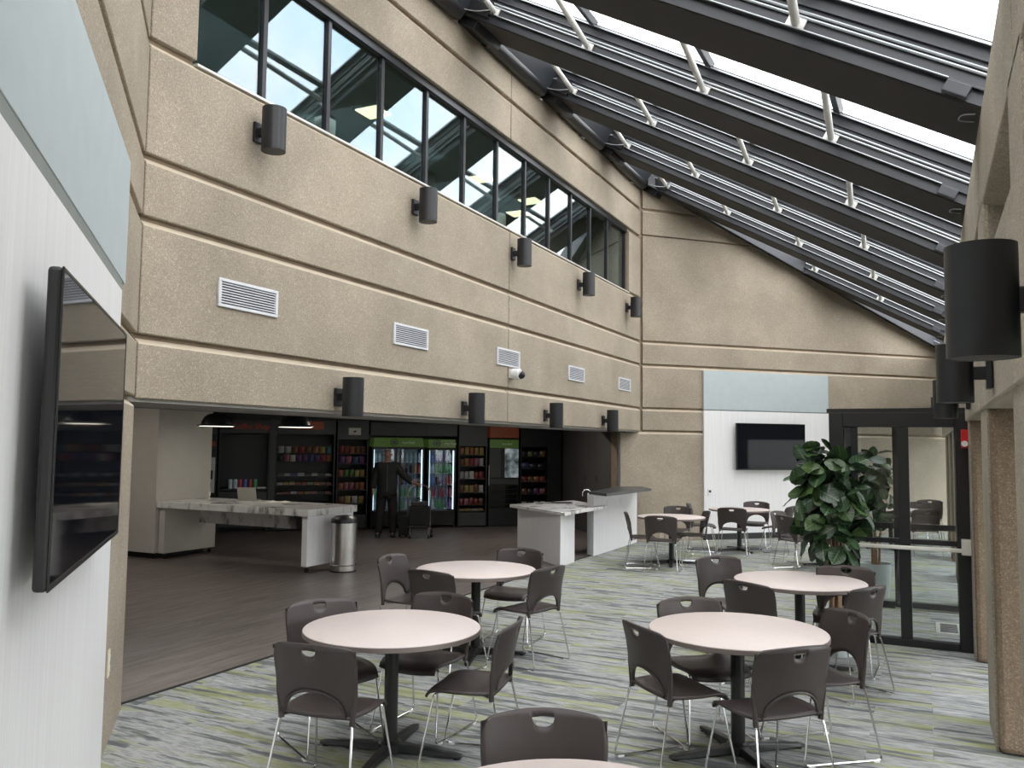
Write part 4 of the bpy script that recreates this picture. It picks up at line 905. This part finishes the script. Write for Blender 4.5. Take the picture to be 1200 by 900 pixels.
# vending machine
t = unit('vending_machine', 'vending machine with an orange top board, green band and bright picture panel', 'vending machine', 5.66, .73); h = .365
B(-h+.01, h-.01, .02, .62, 0, 1.98).build('cabinet', 'dark_unit', t, bevel=.006); B(-h+.02, h-.02, -.01, .3, 2.0, 2.30).build('orange_board', 'orange_sign', t, bevel=.004)
B(-h+.02, h-.02, -.005, .02, 1.77, 1.96).build('green_band', 'green_header', t, bevel=.004); B(-h+.02, -.08, .0, .02, 1.10, 1.76).build('grey_panel', 'header_grey', t, bevel=.003); B(.02, h-.02, .0, .02, 1.10, 1.76).build('picture_panel', 'picture', t)
text('market', .09, 'cream_text', t, 'header_lettering', (.05, -.010, 1.865), RX, .002, .3)
B(-h+.02, h-.02, .0, .02, .95, 1.06).build('counter_strip', 'header_grey', t); B(-h+.04, h-.04, .005, .012, .42, .93).build('window_glass', 'cabinet_glass', t); B(-h+.04, h-.04, .014, .02, .42, .93).build('window_back', 'header_grey', t)
for k in range(4): B(-h+.05, h-.05, .0, .006, .5+.11*k, .508+.11*k).build('window_bar', 'black_plastic', t)
MB().tube([(-h-.0, -.02, .92), (-h-.0, -.02, 1.38)], .012, 8).build('handle', 'aluminium', t, smooth=True)
t = snack_bay('dim snack shelving bay in the right corner of the shop', 6.42, .70, 'dark_unit', [1.58, 1.30, 1.0, .72, .42], hz=1.80)
for z, cols, nm in ((1.58, ['dark', 'green', 'dark', 'brown'], 'top'), (1.30, ['blue', 'dark', 'dark'], 'second'), (1.0, ['red', 'brown', 'orange', 'red'], 'third'), (.72, ['brown', 'dark', 'purple', 'pink'], 'fourth'), (.42, ['silver', 'dark', 'white', 'white'], 'bottom')):
    bag_row(6.42, .70, z, len(cols), cols, 'dim snack bag on the %s shelf of the corner bay' % nm, '%s shelf bags of the corner bay' % nm, bh=.13)
pt = unit('divider_post', 'dark upright post at the right end of the shop shelving', 'post', 7.13, .3); B(-.15, .15, .0, .6, 0, 2.33).build('upright', 'dark_unit', pt, bevel=.004); B(-.14, .14, -.002, .0, 0, .1).build('kick', 'kick_black', pt)

# ---------------------------------------------------------------- person with a cart
def skin(name, verts, edges, radii, mat, parent, root=0, sub=1):
    me = D.meshes.new(name); me.from_pydata(verts, edges, []); o = D.objects.new(name, me); COL.objects.link(o); o.parent = parent
    o.modifiers.new('skin', 'SKIN'); lay = me.skin_vertices[0] if me.skin_vertices else None
    if lay is None:
        bm = bmesh.new(); bm.from_mesh(me); bm.verts.layers.skin.verify(); bm.to_mesh(me); bm.free(); lay = me.skin_vertices[0]
    for i, r in enumerate(radii):
        lay.data[i].radius = r if isinstance(r, tuple) else (r, r); lay.data[i].use_root = (i == root)
    q = o.modifiers.new('sub', 'SUBSURF'); q.levels = sub; q.render_levels = sub
    me.materials.append(M[mat]); o.modifiers['skin'].use_smooth_shade = True
    return o
# local frame: +y faces the viewer side; x to the person's left hand (image right)
px_, py_ = -9.62, 13.95
face_ang = math.atan2(-py_, -px_)
pr = thing('person', 'man with short grey hair in a black jacket and trousers, one hand on a cart', 'person', (px_, py_, 0), face_ang-PI/2)
# person's left is local -x when facing +y; image right = person's left
def mir(p): return (-p[0], p[1], p[2])
bv = [(0, 0, .93), (0, 0, 1.10), (0, -.01, 1.28), (0, -.01, 1.42), (0, 0, 1.50), (0, .015, 1.56), (0, .02, 1.63), (0, .012, 1.69),      # 0-7 torso, neck, head
      (.17, -.01, 1.40), (.245, -.02, 1.15), (.27, .05, .92), (.275, .07, .85),                                # right arm (image left) 8-11
      (-.17, -.01, 1.40), (-.33, .02, 1.20), (-.52, .10, 1.07), (-.59, .13, 1.045),                              # left arm to the cart 12-15
      (.095, 0, .86), (.12, .02, .48), (.15, 0, .09), (.17, .10, .04),                                          # right leg
      (-.095, 0, .86), (-.12, .03, .48), (-.13, 0, .09), (-.12, .12, .04)]
be = [(0, 1), (1, 2), (2, 3), (3, 4), (4, 5), (5, 6), (6, 7), (3, 8), (8, 9), (9, 10), (10, 11), (3, 12), (12, 13), (13, 14), (14, 15), (0, 16), (16, 17), (17, 18), (18, 19), (0, 20), (20, 21), (21, 22), (22, 23)]
br = [(.14, .10), (.135, .10), (.15, .105), (.11, .085), .052, (.068, .075), (.078, .09), (.062, .07), .052, .042, .030, (.036, .018), .052, .042, .030, (.036, .018), .082, .058, .04, (.04, .03), .082, .058, .04, (.04, .03)]
def fingers(base, dirv, side, n0):
    v_ = []; e_ = []; r_ = []; d = Vector(dirv).normalized(); s_ = Vector(side).normalized(); b0 = Vector(base)
    for k, (o, L) in enumerate(((-.027, .06), (-.009, .072), (.009, .068), (.027, .052))):
        p1 = b0+s_*o+d*.02; i = n0+len(v_); v_ += [p1, p1+d*L*.55, p1+d*L+Vector((0, 0, -.018))]; e_ += [(n0-1 if False else None, i), (i, i+1), (i+1, i+2)]; r_ += [.0095, .0085, .0075]
    i = n0+len(v_); p1 = b0+s_*.038-d*.02; v_ += [p1, p1+s_*.028+d*.02, p1+s_*.04+d*.05]; e_ += [(None, i), (i, i+1), (i+1, i+2)]; r_ += [.011, .0095, .008]
    return v_, e_, r_
for anchor, dv, sd_ in ((11, (.02, .1, -1), (0, 1, 0)), (15, (-.9, .25, -.35), (0, .2, 1))):
    v_, e_, r_ = fingers(bv[anchor], dv, sd_, len(bv))
    e_ = [(anchor if a is None else a, b) for a, b in e_]; bv += [tuple(x) for x in v_]; be += e_; br += r_
skin('body', bv, be, br, 'skin', pr, 0, 1)
skin('jacket', [(0, 0, .76), (0, 0, 1.05), (0, -.01, 1.26), (0, -.01, 1.41), (0, 0, 1.475), (.18, -.01, 1.39), (.25, -.02, 1.15), (.274, .045, .935), (-.18, -.01, 1.39), (-.33, .02, 1.20), (-.49, .09, 1.085)],
     [(0, 1), (1, 2), (2, 3), (3, 4), (3, 5), (5, 6), (6, 7), (3, 8), (8, 9), (9, 10)], [(.205, .15), (.215, .155), (.225, .155), (.165, .125), (.085, .085), .098, .082, .066, .098, .082, .064], 'jacket_black', pr, 1, 2)
skin('trousers', [(0, 0, .92), (.10, 0, .82), (.125, .02, .48), (.15, 0, .05), (-.10, 0, .82), (-.12, .03, .48), (-.13, 0, .05)], [(0, 1), (1, 2), (2, 3), (0, 4), (4, 5), (5, 6)], [(.17, .12), .115, .095, .082, .115, .095, .082], 'trousers_black', pr, 0, 2)
for x0, y0, x1 in ((.15, 0, .175), (-.13, 0, -.12)):
    skin('shoe', [(x0, y0-.05, .045), (x0, y0+.05, .045), (x1, y0+.17, .035)], [(0, 1), (1, 2)], [(.045, .042), (.05, .04), (.042, .03)], 'shoe_black', pr, 0, 2)
skin('hair', [(0, -.05, 1.62), (0, -.035, 1.69), (0, .01, 1.725), (0, .05, 1.715)], [(0, 1), (1, 2), (2, 3)], [(.075, .04), (.078, .045), (.07, .03), (.05, .014)], 'hair_grey', pr, 0, 2)
for s_ in (-1, 1):
    MB().lathe([(0, -.008), (.008, 0), (0, .008)], 8, c=(s_*.03, .098)).build('eye', 'black_plastic', pr, loc=(0, 0, 1.635)); MB().lathe([(0, -.03), (.014, -.01), (.016, .015), (0, .03)], 8, c=(s_*.078, .01)).build('ear', 'skin', pr, loc=(0, 0, 1.625), smooth=True)
MB().prism([(-.012, .10, 1.595), (.012, .10, 1.595), (0, .122, 1.60), (0, .10, 1.635)], (0, .001, 0)).build('nose', 'skin', pr); B(-.022, .022, .088, .096, 1.565, 1.571).build('mouth', 'pack_red', pr)
B(-.008, .008, .13, .14, .9, 1.42).build('jacket_zip', 'header_grey', pr)

ct = thing('hand_cart', 'upright wheeled hand cart with an arched metal handle held by the man', 'cart', (-9.05, 14.25, 0), face_ang-PI/2)
ar = [(-.22, 0, .10), (-.22, 0, .86)]+[(-.22*math.cos(PI*i/10), 0, .86+.18*math.sin(PI*i/10)) for i in range(1, 10)]+[(.22, 0, .86), (.22, 0, .10)]
MB().tube(ar, .012, 8).build('handle_frame', 'steel_brushed', ct, smooth=True)
MB().box(-.22, .22, -.02, .28, .22, .245).build('platform', 'black_metal', ct, bevel=.004); MB().tube([(-.22, .0, .27), (.22, 0, .27)], .012, 8).build('lower_bar', 'steel_brushed', ct, smooth=True); MB().tube([(-.22, .0, .20), (.22, 0, .20)], .01, 8).build('lower_bar', 'steel_brushed', ct, smooth=True)
for x in (-.25, .25): MB().tube([(x-.02, -.03, .07), (x+.02, -.03, .07)], .07, 18).build('wheel', 'black_plastic', ct, smooth=True)
for x in (-.18, .18): MB().tube([(x-.012, .24, .04), (x+.012, .24, .04)], .04, 14).build('castor', 'black_plastic', ct, smooth=True); MB().tube([(x, .24, .04), (x, .24, .23)], .012, 8).build('castor_stem', 'steel_brushed', ct)
bg_ = thing('equipment_case', 'dark box-shaped case strapped upright on the cart', 'case', (-9.05, 14.25, .245), face_ang-PI/2)
B(-.20, .20, .02, .26, .0, .38).build('case_body', 'jacket_black', bg_, bevel=.02); B(-.17, .17, .03, .25, .38, .47).build('lid', 'black_plastic', bg_, bevel=.02); MB().tube(smoothpath([(-.07, .14, .47), (-.07, .14, .50), (.07, .14, .50), (.07, .14, .47)], .02), .008, 6).build('case_handle', 'black_plastic', bg_)
sc = thing('second_case', 'dark wheeled bag on the floor between the man and the cart', 'case', (-9.36, 14.22, 0), face_ang-PI/2)
B(-.13, .13, -.02, .22, .05, .42).build('case_body', 'jacket_black', sc, bevel=.03)
for x in (-.10, .10): MB().tube([(x-.015, .0, .05), (x+.015, .0, .05)], .05, 14).build('wheel', 'black_plastic', sc, smooth=True)
